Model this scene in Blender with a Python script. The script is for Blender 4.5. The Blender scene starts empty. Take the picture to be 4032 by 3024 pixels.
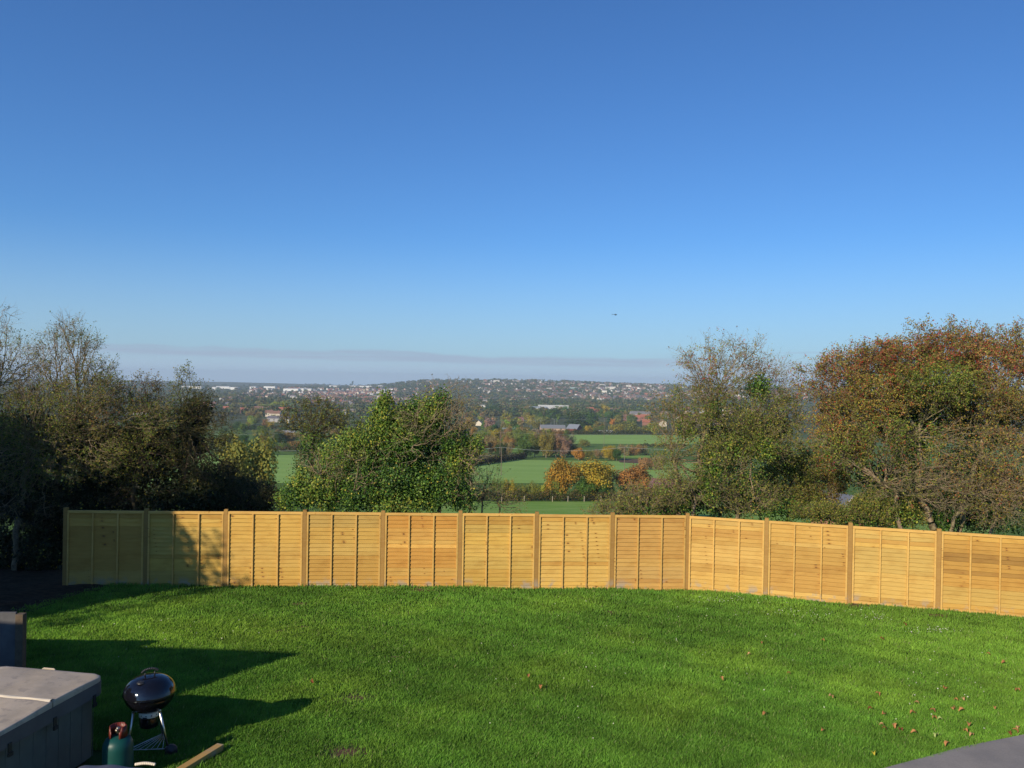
import bpy, math, random
import numpy as np
from mathutils import Matrix, Vector

SC = bpy.context.scene
COL = SC.collection
rng = np.random.default_rng(7)
random.seed(7)
R = math.radians

# ------------------------------------------------------------------ camera
CAM_Z = 5.25
FPX = 3200.0
cam_d = bpy.data.cameras.new("camera")
cam = bpy.data.objects.new("camera", cam_d)
COL.objects.link(cam)
cam_d.sensor_width = 36.0
cam_d.lens = 36.0 * FPX / 4032.0
cam_d.clip_start = 0.1
cam_d.clip_end = 40000.0
CAM_M = Matrix.Translation((0, 0, CAM_Z)) @ Matrix.Rotation(R(90 - 0.30), 4, 'X') @ Matrix.Rotation(R(1.0), 4, 'Z')
cam.matrix_world = CAM_M
SC.camera = cam

# ------------------------------------------------------------------ sun, sky
SUN_EL, SUN_AZ = 23.7, 37.5            # azimuth measured left of straight behind the camera
sdir = Vector((-math.sin(R(SUN_AZ)) * math.cos(R(SUN_EL)), -math.cos(R(SUN_AZ)) * math.cos(R(SUN_EL)), math.sin(R(SUN_EL))))
sun_d = bpy.data.lights.new("sun", 'SUN')
sun_d.energy = 5.0
sun_d.angle = R(0.5)
sun_d.color = (1.0, 0.86, 0.66)
sun = bpy.data.objects.new("sun", sun_d)
sun.rotation_euler = sdir.to_track_quat('Z', 'Y').to_euler()
sun.location = (0, -20, 60)
COL.objects.link(sun)

SC.view_settings.view_transform = 'Standard'
SC.view_settings.look = 'None'
SC.view_settings.exposure = 0.0
SC.view_settings.gamma = 1.0
SC.view_settings.use_curve_mapping = False
SC.cycles.max_bounces = 6
SC.cycles.volume_bounces = 0
SC.cycles.transparent_max_bounces = 8
SC.cycles.use_denoising = True

world = bpy.data.worlds.new("World")
SC.world = world
world.use_nodes = True
wn, wl = world.node_tree.nodes, world.node_tree.links
wn.clear()


class NT:
    """tiny node helper"""
    def __init__(s, tree):
        s.t = tree
    def n(s, typ, **kw):
        nd = s.t.nodes.new(typ)
        for k, v in kw.items():
            setattr(nd, k, v)
        return nd
    def link(s, a, b):
        s.t.links.new(a, b)
    def put(s, sock, v):
        if hasattr(v, 'is_output') or isinstance(v, bpy.types.NodeSocket):
            s.t.links.new(v, sock)
        else:
            sock.default_value = v
    def math(s, op, a, b=0.0, c=None, clamp=False):
        nd = s.n('ShaderNodeMath', operation=op, use_clamp=clamp)
        s.put(nd.inputs[0], a)
        s.put(nd.inputs[1], b)
        if c is not None:
            s.put(nd.inputs[2], c)
        return nd.outputs[0]
    def mix(s, f, a, b, blend='MIX'):
        nd = s.n('ShaderNodeMix', data_type='RGBA', blend_type=blend)
        s.put(nd.inputs[0], f)
        s.put(nd.inputs[6], a if not isinstance(a, tuple) else (*a[:3], 1))
        s.put(nd.inputs[7], b if not isinstance(b, tuple) else (*b[:3], 1))
        return nd.outputs[2]
    def noise(s, vec, scale, detail=2.0, rough=0.5, dims='3D'):
        nd = s.n('ShaderNodeTexNoise', noise_dimensions=dims)
        if vec is not None:
            s.put(nd.inputs['Vector'], vec)
        nd.inputs['Scale'].default_value = scale
        nd.inputs['Detail'].default_value = detail
        nd.inputs['Roughness'].default_value = rough
        return nd.outputs[0]
    def mapr(s, v, a, b, c=0.0, d=1.0, smooth=False):
        nd = s.n('ShaderNodeMapRange', interpolation_type='SMOOTHSTEP' if smooth else 'LINEAR')
        s.put(nd.inputs[0], v)
        for i, q in enumerate((a, b, c, d)):
            s.put(nd.inputs[i + 1], q)
        return nd.outputs[0]
    def comb(s, x, y, z):
        nd = s.n('ShaderNodeCombineXYZ')
        for i, q in enumerate((x, y, z)):
            s.put(nd.inputs[i], q)
        return nd.outputs[0]
    def sep(s, v):
        nd = s.n('ShaderNodeSeparateXYZ')
        s.put(nd.inputs[0], v)
        return nd.outputs


def build_world():
    t = NT(world.node_tree)
    tc = t.n('ShaderNodeTexCoord')
    x, y, z = t.sep(tc.outputs['Generated'])
    zc = t.math('MAXIMUM', z, 0.004)
    v = t.comb(x, y, zc)
    sky = t.n('ShaderNodeTexSky', sky_type='NISHITA')
    sky.sun_disc = False
    sky.sun_elevation = R(SUN_EL)
    sky.sun_rotation = R(180 + SUN_AZ)
    sky.altitude = 60
    sky.air_density = 1.0
    sky.dust_density = 0.35
    sky.ozone_density = 2.2
    t.link(v, sky.inputs['Vector'])
    col = sky.outputs[0]
    # deep autumn blue: the clean upper sky
    col = t.mix(1.0, col, (0.46, 0.785, 1.21, 1), 'MULTIPLY')
    az0 = t.math('ARCTAN2', x, y)
    ev = t.mapr(az0, -0.56, 0.56, 1.10, 0.94)
    col = t.mix(1.0, col, t.comb(t.math('MULTIPLY', ev, 0.98), t.math('MULTIPLY', ev, 1.02), t.math('MULTIPLY', ev, 1.04)), 'MULTIPLY')
    # long low stratus bank above the horizon (radiance in the sky's own units)
    az = t.math('ARCTAN2', x, y)
    wob = t.noise(t.comb(t.math('MULTIPLY', az, 3.2), 0.3, 0.0), 1.6, 3.0, 0.55)
    wob2 = t.noise(t.comb(t.math('MULTIPLY', az, 9.0), t.math('MULTIPLY', z, 120.0), 0.0), 1.0, 4.0, 0.6)
    top = t.math('ADD', t.mapr(wob, 0.36, 0.64, 0.0265, 0.0345), t.math('MULTIPLY', t.math('SUBTRACT', wob2, 0.5), 0.004))
    bot = t.math('ADD', t.mapr(az, -0.5, 0.25, 0.0225, 0.0175), t.math('MULTIPLY', t.math('SUBTRACT', wob2, 0.5), 0.0035))
    up = t.mapr(z, t.math('SUBTRACT', top, 0.0034), t.math('ADD', top, 0.0014), 1.0, 0.0, True)
    dn = t.mapr(z, t.math('SUBTRACT', bot, 0.0030), t.math('ADD', bot, 0.0022), 0.0, 1.0, True)
    ends = t.math('MULTIPLY', t.mapr(az, -0.62, -0.40, 0.25, 1.0, True), t.mapr(az, 0.13, 0.27, 1.0, 0.18, True))
    wisps = t.mapr(t.noise(t.comb(t.math('MULTIPLY', az, 14.0), t.math('MULTIPLY', z, 420.0), 2.0), 0.6, 4.0, 0.6), 0.52, 0.68, 0.0, 1.0, True)
    wmask = t.math('MULTIPLY', wisps, t.math('MULTIPLY', t.mapr(az, 0.15, 0.3, 0.0, 0.5), t.math('MULTIPLY', t.mapr(z, 0.02, 0.026, 0.0, 1.0), t.mapr(z, 0.036, 0.044, 1.0, 0.0))))
    brk = t.mapr(t.noise(t.comb(t.math('MULTIPLY', az, 7.0), t.math('MULTIPLY', z, 260.0), 5.0), 1.0, 5.0, 0.6), 0.36, 0.60, 0.55, 1.0, True)
    m = t.math('MAXIMUM', t.math('MULTIPLY', t.math('MULTIPLY', t.math('MULTIPLY', up, dn), ends), brk), wmask)
    # pale mist bank below the cloud
    mist = t.math('MAXIMUM', t.mapr(z, 0.006, 0.060, 0.88, 0.0, True), t.mapr(z, 0.0, 0.18, 0.55, 0.0, True))
    col = t.mix(mist, col, (4.25, 5.65, 7.25, 1))
    col = t.mix(t.math('MULTIPLY', m, 0.68), col, (3.55, 4.30, 5.80, 1))
    bg = t.n('ShaderNodeBackground')
    bg.inputs[1].default_value = 0.1
    t.link(col, bg.inputs[0])
    out = t.n('ShaderNodeOutputWorld')
    t.link(bg.outputs[0], out.inputs[0])


build_world()

# ------------------------------------------------------------------ projection helpers (source pixels 4032x3024)
M3 = CAM_M.to_3x3()


def ray(px, py):
    return M3 @ Vector(((px - 2016) / FPX, (1512 - py) / FPX, -1.0))


def at(px, py, Y):
    d = ray(px, py)
    return Vector((0, 0, CAM_Z)) + d * (Y / d.y)


Q = 4032 / 2212.0


def atq(qx, qy, Y):
    return at(qx * Q, qy * Q, Y)


# ------------------------------------------------------------------ terrain
YS = np.array([-60, 9.9, 20.3, 21.5, 24, 30, 40, 60, 100, 167, 250, 392, 620, 700, 900, 1200, 1830, 2400, 9000.])
ZS = np.array([3.0, .65, 0.0, -.15, -.55, -1.9, -4.2, -8.0, -13.5, -19.8, -25., -32.7, -42.9, -43.6, -46.8, -50., -53., -55.2, -60.])
RP = np.array([-3000, 0, 850, 1400, 1600, 1700, 1950, 2200, 2400, 2600, 3300, 4032, 7000.])
RO = np.array([-47, -47, -47, -43, -20, -8, 0, -4, -10, -13, -15, -16, -20.])


def smooth(x, a, b):
    t = np.clip((x - a) / (b - a), 0, 1)
    return t * t * (3 - 2 * t)


def H(x, y):
    x = np.asarray(x, float)
    y = np.asarray(y, float)
    z = np.interp(y, YS, ZS)
    z = z - 0.0125 * np.clip(x - 3, 0, 14) * (1 - smooth(y, 22, 40))
    px = 2016 + FPX * x / np.maximum(y, 1)
    off = np.interp(px, RP, RO)
    ridge = CAM_Z + off / FPX * 4000.0
    k = smooth(y, 2250, 4000)
    z = z * (1 - k) + ridge * k
    z = z - smooth(y, 4000, 5200) * np.maximum(0, ridge + 60)
    bump = np.exp(-((y - 6000) / 450.) ** 2) * (12 * np.exp(-((px - 500) / 420.) ** 2) + 7 * np.exp(-((px - 950) / 160.) ** 2)
                                               + 5 * np.exp(-((px - 1150) / 120.) ** 2))
    z = z + bump
    z = z - smooth(y, 6500, 9000) * 90
    far = smooth(y, 150, 700)
    z = z + far * 0.9 * np.sin(x * .013 + 1.0) * np.cos(y * .009)
    z = z + (1 - smooth(y, 20, 60)) * 0.02 * np.sin(x * 1.3 + 1) * np.cos(y * 1.1 + x * .4)
    return z


def Hs(x, y):
    return float(H(x, y))


def hit(px, py, y0=21.0):
    d = ray(px, py)
    d = d / d.y
    ys = np.geomspace(y0, 6400, 4000)
    zz = CAM_Z + d.z * ys
    hh = H(d.x * ys, ys)
    idx = np.nonzero(zz <= hh)[0]
    Y = ys[idx[0]] if len(idx) else 4000.0
    return Vector((d.x * Y, Y, Hs(d.x * Y, Y)))


def lawn_hit(px, py):
    d = ray(px, py)
    d = d / d.y
    ys = np.linspace(6, 21, 3000)
    zz = CAM_Z + d.z * ys
    hh = H(d.x * ys, ys)
    idx = np.nonzero(zz <= hh)[0]
    Y = ys[idx[0]] if len(idx) else 20.0
    return Vector((d.x * Y, Y, Hs(d.x * Y, Y)))


# ------------------------------------------------------------------ mesh helpers
def np_mesh(name, V, F, mats, parent=None, col=None, smooth_=False, midx=None, link=True):
    V = np.ascontiguousarray(V, dtype=np.float32).reshape(-1, 3)
    if isinstance(F, np.ndarray):
        F = np.ascontiguousarray(F, dtype=np.int32)
        n, k = F.shape
        tot = np.full(n, k, np.int32)
        loops = F.ravel()
    else:
        n = len(F)
        tot = np.array([len(f) for f in F], np.int32)
        loops = np.array([i for f in F for i in f], np.int32)
    start = np.concatenate(([0], np.cumsum(tot)[:-1])).astype(np.int32)
    me = bpy.data.meshes.new(name)
    me.vertices.add(len(V))
    me.vertices.foreach_set('co', V.ravel())
    me.loops.add(len(loops))
    me.loops.foreach_set('vertex_index', loops)
    me.polygons.add(n)
    me.polygons.foreach_set('loop_start', start)
    me.polygons.foreach_set('loop_total', tot)
    if midx is not None:
        me.polygons.foreach_set('material_index', np.asarray(midx, np.int32))
    me.polygons.foreach_set('use_smooth', np.full(n, smooth_, bool))
    if not isinstance(mats, (list, tuple)):
        mats = [mats]
    for m in mats:
        me.materials.append(m)
    if col is not None:
        a = me.attributes.new('col', 'FLOAT_COLOR', 'FACE')
        c = np.ones((n, 4), np.float32)
        col = np.asarray(col)
        c[:, :col.shape[1]] = col
        a.data.foreach_set('color', c.ravel())
    me.update()
    me.validate()
    if not link:
        return me
    o = bpy.data.objects.new(name, me)
    COL.objects.link(o)
    if parent is not None:
        o.parent = parent
    return o


class MB:
    """collects simple solids, becomes one mesh"""
    def __init__(s):
        s.V, s.F, s.M, s.C = [], [], [], []
    def add(s, V, F, m=0, c=None):
        b = len(s.V)
        s.V += [tuple(v) for v in V]
        for f in F:
            s.F.append([b + i for i in f])
            s.M.append(m)
            s.C.append(tuple(c) + ((0.,) if len(c) == 3 else ()) if c is not None else (1, 1, 1, 0))
        return s
    def box(s, c, size, rot=0.0, m=0, col=None, tilt=None):
        hx, hy, hz = size[0] / 2, size[1] / 2, size[2] / 2
        P = [(-hx, -hy, -hz), (hx, -hy, -hz), (hx, hy, -hz), (-hx, hy, -hz), (-hx, -hy, hz), (hx, -hy, hz), (hx, hy, hz), (-hx, hy, hz)]
        Mx = Matrix.Rotation(rot, 4, 'Z')
        if tilt is not None:
            Mx = Mx @ tilt
        P = [Vector(c) + (Mx @ Vector(p)) for p in P]
        return s.add(P, [(0, 3, 2, 1), (4, 5, 6, 7), (0, 1, 5, 4), (1, 2, 6, 5), (2, 3, 7, 6), (3, 0, 4, 7)], m, col)
    def tube(s, a, b, ra, rb=None, n=8, m=0, cap=True, col=None):
        rb = ra if rb is None else rb
        a, b = Vector(a), Vector(b)
        d = (b - a).normalized()
        u = d.orthogonal().normalized()
        w = d.cross(u)
        V = []
        for p, r in ((a, ra), (b, rb)):
            for i in range(n):
                t = 2 * math.pi * i / n
                V.append(p + (u * math.cos(t) + w * math.sin(t)) * r)
        F = [(i, (i + 1) % n, n + (i + 1) % n, n + i) for i in range(n)]
        if cap:
            F += [tuple(range(n))[::-1], tuple(range(n, 2 * n))]
        return s.add(V, F, m, col)
    def path(s, pts, r, n=8, m=0, col=None):
        for a, b in zip(pts[:-1], pts[1:]):
            s.tube(a, b, r, r, n, m, True, col)
        return s
    def lathe(s, c, prof, n=32, m=0, col=None, closed=False):
        V = []
        for r, z in prof:
            for i in range(n):
                t = 2 * math.pi * i / n
                V.append((c[0] + r * math.cos(t), c[1] + r * math.sin(t), c[2] + z))
        F = []
        for j in range(len(prof) - 1):
            for i in range(n):
                k = (i + 1) % n
                F.append((j * n + i, j * n + k, (j + 1) * n + k, (j + 1) * n + i))
        return s.add(V, F, m, col)
    def prism(s, poly, z0, z1, m=0, col=None):
        n = len(poly)
        V = [(p[0], p[1], z0) for p in poly] + [(p[0], p[1], z1) for p in poly]
        F = [tuple(range(n))[::-1], tuple(range(n, 2 * n))] + [(i, (i + 1) % n, n + (i + 1) % n, n + i) for i in range(n)]
        return s.add(V, F, m, col)
    def build(s, name, mats, parent=None, smooth_=False, bevel=0.0, link=True):
        o = np_mesh(name, np.array([tuple(v) for v in s.V], np.float32), s.F, mats, parent, np.array(s.C), smooth_, s.M, link)
        if link and bevel:
            md = o.modifiers.new('bevel', 'BEVEL')
            md.width = bevel
            md.segments = 2
            md.limit_method = 'ANGLE'
        return o


def tag(o, label=None, cat=None, group=None, kind=None):
    if label:
        o['label'] = label
    if cat:
        o['category'] = cat
    if group:
        o['group'] = group
    if kind:
        o['kind'] = kind
    return o


def empty(name, loc, rz=0.0):
    o = bpy.data.objects.new(name, None)
    COL.objects.link(o)
    o.location = loc
    o.rotation_euler = (0, 0, rz)
    o.empty_display_size = 0.3
    return o


def copy_tree(o, parent=None):
    c = o.copy()
    COL.objects.link(c)
    c.parent = parent
    for ch in list(o.children):
        copy_tree(ch, c)
    return c


# ------------------------------------------------------------------ materials
def new_mat(name):
    m = bpy.data.materials.new(name)
    m.use_nodes = True
    m.node_tree.nodes.clear()
    t = NT(m.node_tree)
    out = t.n('ShaderNodeOutputMaterial')
    b = t.n('ShaderNodeBsdfPrincipled')
    t.link(b.outputs[0], out.inputs[0])
    return m, t, b, out


def bump(t, b, h, strength=0.4, dist=0.01):
    bp = t.n('ShaderNodeBump')
    bp.inputs['Strength'].default_value = strength
    bp.inputs['Distance'].default_value = dist
    t.link(h, bp.inputs['Height'])
    t.link(bp.outputs[0], b.inputs['Normal'])


def simple(name, c, rough=0.6, var=0.15, scale=6.0, metal=0.0, spec=0.5, bmp=0.0, detail=4.0):
    m, t, b, out = new_mat(name)
    tc = t.n('ShaderNodeTexCoord')
    n = t.noise(tc.outputs['Object'], scale, detail, 0.6)
    lo = tuple(q * (1 - var) for q in c)
    hi = tuple(min(1, q * (1 + var)) for q in c)
    t.link(t.mix(t.mapr(n, 0.3, 0.7), lo, hi), b.inputs['Base Color'])
    b.inputs['Roughness'].default_value = rough
    b.inputs['Metallic'].default_value = metal
    b.inputs['Specular IOR Level'].default_value = spec
    if bmp:
        bump(t, b, n, bmp, 0.01)
    return m


def attr_mat(name, rough=0.6, trans=0.0, spec=0.3, mult=(1, 1, 1), objcol=False):
    """colour per face (each leaf, each board its own)"""
    m, t, b, out = new_mat(name)
    a = t.n('ShaderNodeAttribute', attribute_name='col')
    c = a.outputs['Color']
    if mult != (1, 1, 1):
        c = t.mix(1.0, c, (*mult, 1), 'MULTIPLY')
    if objcol:
        oi = t.n('ShaderNodeObjectInfo')
        c = t.mix(1.0, c, oi.outputs['Color'], 'MULTIPLY')
    t.link(c, b.inputs['Base Color'])
    b.inputs['Roughness'].default_value = rough
    b.inputs['Specular IOR Level'].default_value = spec
    if trans:
        tr = t.n('ShaderNodeBsdfTranslucent')
        t.link(c, tr.inputs[0])
        mx = t.n('ShaderNodeMixShader')
        mx.inputs[0].default_value = trans
        t.link(b.outputs[0], mx.inputs[1])
        t.link(tr.outputs[0], mx.inputs[2])
        t.link(mx.outputs[0], out.inputs[0])
    return m


M = {}
M['leaf'] = attr_mat('leaf', 0.6, 0.18, 0.08)
M['ivy'] = attr_mat('ivy_leaf', 0.48, 0.10, 0.20)
M['crown'] = attr_mat('crown', 0.8, 0.15, 0.04, objcol=True)
M['grass'] = attr_mat('grass_blade', 0.55, 0.24, 0.14)
M['berry'] = attr_mat('berry', 0.35, 0.0, 0.5)
M['plain'] = attr_mat('painted', 0.8, 0.0, 0.2)


def bark_mat(name, c1, c2):
    m, t, b, out = new_mat(name)
    tc = t.n('ShaderNodeTexCoord')
    n = t.noise(tc.outputs['Object'], 9.0, 5.0, 0.65)
    n2 = t.noise(tc.outputs['Object'], 1.3, 2.0)
    c = t.mix(t.mapr(n, 0.32, 0.68), c1, c2)
    c = t.mix(t.mapr(n2, 0.45, 0.65, 0, 0.5), c, tuple(q * .6 for q in (0.24, 0.26, 0.10)))
    t.link(c, b.inputs['Base Color'])
    b.inputs['Roughness'].default_value = 0.9
    b.inputs['Specular IOR Level'].default_value = 0.04
    bump(t, b, n, 0.6, 0.02)
    return m


M['bark'] = bark_mat('bark', (0.15, 0.11, 0.07), (0.42, 0.33, 0.21))
M['bark_dark'] = bark_mat('bark_dark', (0.05, 0.038, 0.028), (0.15, 0.12, 0.085))


def terrain_mat():
    m, t, b, out = new_mat('terrain')
    g = t.n('ShaderNodeNewGeometry')
    x, y, z = t.sep(g.outputs['Position'])
    flat = t.comb(x, y, 0.0)
    n1 = t.noise(flat, 0.010, 4.0, 0.6)
    n2 = t.noise(flat, 0.9, 5.0, 0.65)
    n3 = t.noise(flat, 0.05, 3.0, 0.6)
    near = t.mix(t.mapr(n2, 0.35, 0.65), (0.08, 0.15, 0.03, 1), (0.14, 0.22, 0.045, 1))
    far = t.mix(t.mapr(n1, 0.42, 0.58), (0.060, 0.085, 0.032, 1), (0.11, 0.13, 0.05, 1))
    far = t.mix(t.mapr(n3, 0.45, 0.7, 0, 0.6), far, (0.09, 0.07, 0.05, 1))
    c = t.mix(t.mapr(y, 620, 900), near, far)
    t.link(c, b.inputs['Base Color'])
    b.inputs['Roughness'].default_value = 0.95
    b.inputs['Specular IOR Level'].default_value = 0.05
    bump(t, b, n2, 0.5, 0.05)
    return m


def field_mat(name, c, c2, sc=0.05):
    m, t, b, out = new_mat(name)
    g = t.n('ShaderNodeNewGeometry')
    x, y, z = t.sep(g.outputs['Position'])
    flat = t.comb(x, y, 0.0)
    n1 = t.noise(t.comb(t.math('MULTIPLY', x, 0.35), y, 0.0), sc, 4.0, 0.6)
    n2 = t.noise(flat, 1.4, 4.0, 0.7)
    cc = t.mix(t.mapr(n1, 0.38, 0.62), c, c2)
    cc = t.mix(t.mapr(n2, 0.3, 0.7, 0.0, 0.35), cc, tuple(q * .6 for q in c))
    t.link(cc, b.inputs['Base Color'])
    b.inputs['Roughness'].default_value = 0.95
    b.inputs['Specular IOR Level'].default_value = 0.05
    bump(t, b, n2, 0.4, 0.08)
    return m


M['terrain'] = terrain_mat()
M['field'] = field_mat('field_grass', (0.270, 0.430, 0.095), (0.320, 0.490, 0.12))
M['meadow'] = field_mat('meadow', (0.20, 0.36, 0.06), (0.30, 0.44, 0.10), 0.2)
M['stubble'] = field_mat('stubble', (0.17, 0.17, 0.07), (0.24, 0.22, 0.11), 0.1)
M['plough'] = field_mat('bare_earth', (0.13, 0.085, 0.05), (0.19, 0.13, 0.08), 0.1)


def lawn_mat():
    m, t, b, out = new_mat('lawn_soil')
    tc = t.n('ShaderNodeTexCoord')
    n = t.noise(tc.outputs['Object'], 2.2, 5.0, 0.65)
    n2 = t.noise(tc.outputs['Object'], 45.0, 3.0, 0.7)
    c = t.mix(t.mapr(n, 0.35, 0.65), (0.028, 0.060, 0.010, 1), (0.045, 0.085, 0.014, 1))
    c = t.mix(t.mapr(n2, 0.3, 0.8, 0.0, 0.6), c, (0.05, 0.045, 0.02, 1))
    t.link(c, b.inputs['Base Color'])
    b.inputs['Roughness'].default_value = 0.95
    b.inputs['Specular IOR Level'].default_value = 0.05
    bump(t, b, n2, 0.8, 0.02)
    return m


M['lawn'] = lawn_mat()


def wood_mat():
    m, t, b, out = new_mat('fence_timber')
    a = t.n('ShaderNodeAttribute', attribute_name='col')
    tc = t.n('ShaderNodeTexCoord')
    x, y, z = t.sep(tc.outputs['Object'])
    grain = t.noise(t.comb(t.math('MULTIPLY', x, 1.3), y, t.math('MULTIPLY', z, 22.0)), 2.4, 5.0, 0.6)
    blot = t.noise(t.comb(x, y, t.math('MULTIPLY', z, 2.2)), 1.5, 3.0, 0.6)
    vo = t.n('ShaderNodeTexVoronoi', voronoi_dimensions='2D', feature='F1')
    oi0 = t.n('ShaderNodeObjectInfo')
    rnd = t.math('MULTIPLY', oi0.outputs['Random'], 57.0)
    warp = t.noise(tc.outputs['Object'], 6.0, 1.0)
    run = t.math('MULTIPLY', a.outputs['Alpha'], 37.0)
    # boards sawn from one log repeat its knots one above the other
    zz = t.math('PINGPONG', z, 0.103)
    lean = t.math('MULTIPLY', z, 0.35)
    t.link(t.comb(t.math('ADD', t.math('ADD', t.math('MULTIPLY_ADD', warp, 0.10, run), lean), t.math('MULTIPLY_ADD', x, 2.6, rnd)), t.math('MULTIPLY_ADD', zz, 6.0, run), 0.0), vo.inputs['Vector'])
    vo.inputs['Scale'].default_value = 1.0
    rx, ry, rz_ = t.sep(vo.outputs['Color'])
    oi = t.n('ShaderNodeObjectInfo')
    has = t.math('GREATER_THAN', rx, 0.60)
    rad = t.math('MULTIPLY_ADD', ry, 0.07, 0.03)
    knot = t.math('MULTIPLY', has, t.mapr(vo.outputs['Distance'], t.math('MULTIPLY', rad, 0.55), rad, 1.0, 0.0, True))
    ring = t.math('MULTIPLY', has, t.mapr(vo.outputs['Distance'], rad, t.math('MULTIPLY', rad, 2.4), 1.0, 0.0, True))
    c = a.outputs['Color']
    c = t.mix(t.mapr(grain, 0.30, 0.70, 0.0, 0.45), c, t.mix(1.0, c, (0.66, 0.56, 0.45, 1), 'MULTIPLY'))
    c = t.mix(t.mapr(blot, 0.50, 0.70, 0.0, 0.55), c, t.mix(1.0, c, (0.72, 0.60, 0.45, 1), 'MULTIPLY'))
    c = t.mix(t.math('MULTIPLY', ring, 0.45), c, t.mix(1.0, c, (0.75, 0.55, 0.35, 1), 'MULTIPLY'))
    c = t.mix(t.math('MULTIPLY', knot, 0.85), c, (0.12, 0.055, 0.02, 1))
    spl = t.math('MULTIPLY', t.mapr(z, 0.05, 0.30, 1.0, 0.0, True), t.mapr(t.noise(t.comb(x, rnd, z), 3.2, 4.0, 0.6), 0.50, 0.64, 0.0, 0.8, True))
    c = t.mix(spl, c, (0.34, 0.29, 0.22, 1))
    t.link(c, b.inputs['Base Color'])
    b.inputs['Roughness'].default_value = 0.72
    b.inputs['Specular IOR Level'].default_value = 0.25
    bump(t, b, grain, 0.35, 0.004)
    return m


M['wood'] = wood_mat()


def tube_batch(A, B, ra, rb, k=4):
    A = np.asarray(A, float)
    B = np.asarray(B, float)
    d = B - A
    L = np.linalg.norm(d, axis=1, keepdims=True) + 1e-9
    d = d / L
    ref = np.where(np.abs(d[:, 2:3]) < 0.9, np.array([[0, 0, 1.]]), np.array([[1., 0, 0]]))
    u = np.cross(d, ref)
    u /= np.linalg.norm(u, axis=1, keepdims=True) + 1e-9
    w = np.cross(d, u)
    ang = np.arange(k) * 2 * np.pi / k
    cs = np.cos(ang)[None, :, None]
    sn = np.sin(ang)[None, :, None]
    ring = u[:, None] * cs + w[:, None] * sn
    Va = A[:, None] + ring * np.asarray(ra)[:, None, None]
    Vb = B[:, None] + ring * np.asarray(rb)[:, None, None]
    V = np.concatenate([Va, Vb], 1).reshape(-1, 3)
    i = np.arange(k)
    j = (i + 1) % k
    f = np.stack([i, j, k + j, k + i], 1)
    F = (np.arange(len(A)) * 2 * k)[:, None, None] + f[None]
    return V, F.reshape(-1, 4)


def leaf_batch(P, size, nrm_bias=None, bias=0.5, asp=0.62, r=rng):
    n = len(P)
    N = r.normal(size=(n, 3))
    N /= np.linalg.norm(N, axis=1, keepdims=True)
    if nrm_bias is not None:
        N = N + bias * nrm_bias
        N /= np.linalg.norm(N, axis=1, keepdims=True) + 1e-9
    T = r.normal(size=(n, 3))
    T = T - (T * N).sum(1, keepdims=True) * N
    T /= np.linalg.norm(T, axis=1, keepdims=True) + 1e-9
    S = np.cross(N, T)
    s = np.asarray(size)[:, None]
    bend = N * s * 0.12
    V = np.stack([P - T * s * .5, P + S * s * asp * .5 - T * s * .08 - bend * 0, P + T * s * .5 - bend, P - S * s * asp * .5 - T * s * .08], 1).reshape(-1, 3)
    F = np.arange(n * 4).reshape(-1, 4)
    return V, F


def pal(n, cols, w=None, var=0.22, r=rng):
    cols = np.array(cols, float)
    w = None if w is None else np.array(w, float) / np.sum(w)
    c = cols[r.choice(len(cols), n, p=w)]
    return np.clip(c * (1 + r.normal(size=(n, 1)) * var), 0.004, 1)

# ================================================================== GROUND
def build_ground():
    ys = np.concatenate([np.linspace(-40, 8, 20), np.linspace(9, 22, 40), np.geomspace(22.5, 9000, 330)])
    us = np.linspace(-1.25, 1.25, 261)
    Y, U = np.meshgrid(ys, us, indexing='ij')
    X = U * np.maximum(Y, 45.0) * 1.0
    Z = H(X, Y) - 0.03
    V = np.stack([X, Y, Z], -1).reshape(-1, 3)
    nu = len(us)
    i, j = np.meshgrid(np.arange(len(ys) - 1), np.arange(nu - 1), indexing='ij')
    a = (i * nu + j).ravel()
    F = np.stack([a, a + 1, a + nu + 1, a + nu], 1)
    o = np_mesh('ground', V, F, M['terrain'], smooth_=True)
    tag(o, kind='structure')


build_ground()


def sheet(name, pts, mat, lift=0.05, n=60):
    """field sheet draped on the terrain; pts are world xy, four corners"""
    (x0, y0), (x1, y1), (x2, y2), (x3, y3) = pts
    s, t_ = np.meshgrid(np.linspace(0, 1, n), np.linspace(0, 1, n))
    X = (1 - s) * (1 - t_) * x0 + s * (1 - t_) * x1 + s * t_ * x2 + (1 - s) * t_ * x3
    Y = (1 - s) * (1 - t_) * y0 + s * (1 - t_) * y1 + s * t_ * y2 + (1 - s) * t_ * y3
    Z = H(X, Y) + lift
    V = np.stack([X, Y, Z], -1).reshape(-1, 3)
    i, j = np.meshgrid(np.arange(n - 1), np.arange(n - 1), indexing='ij')
    a = (i * n + j).ravel()
    F = np.stack([a, a + 1, a + n + 1, a + n], 1)
    o = np_mesh(name, V, F, mat, smooth_=True)
    return tag(o, kind='structure')


def gpts(*pp):
    out = []
    for p in pp:
        h = hit(*p)
        out.append((h.x, h.y))
    return out


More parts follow.
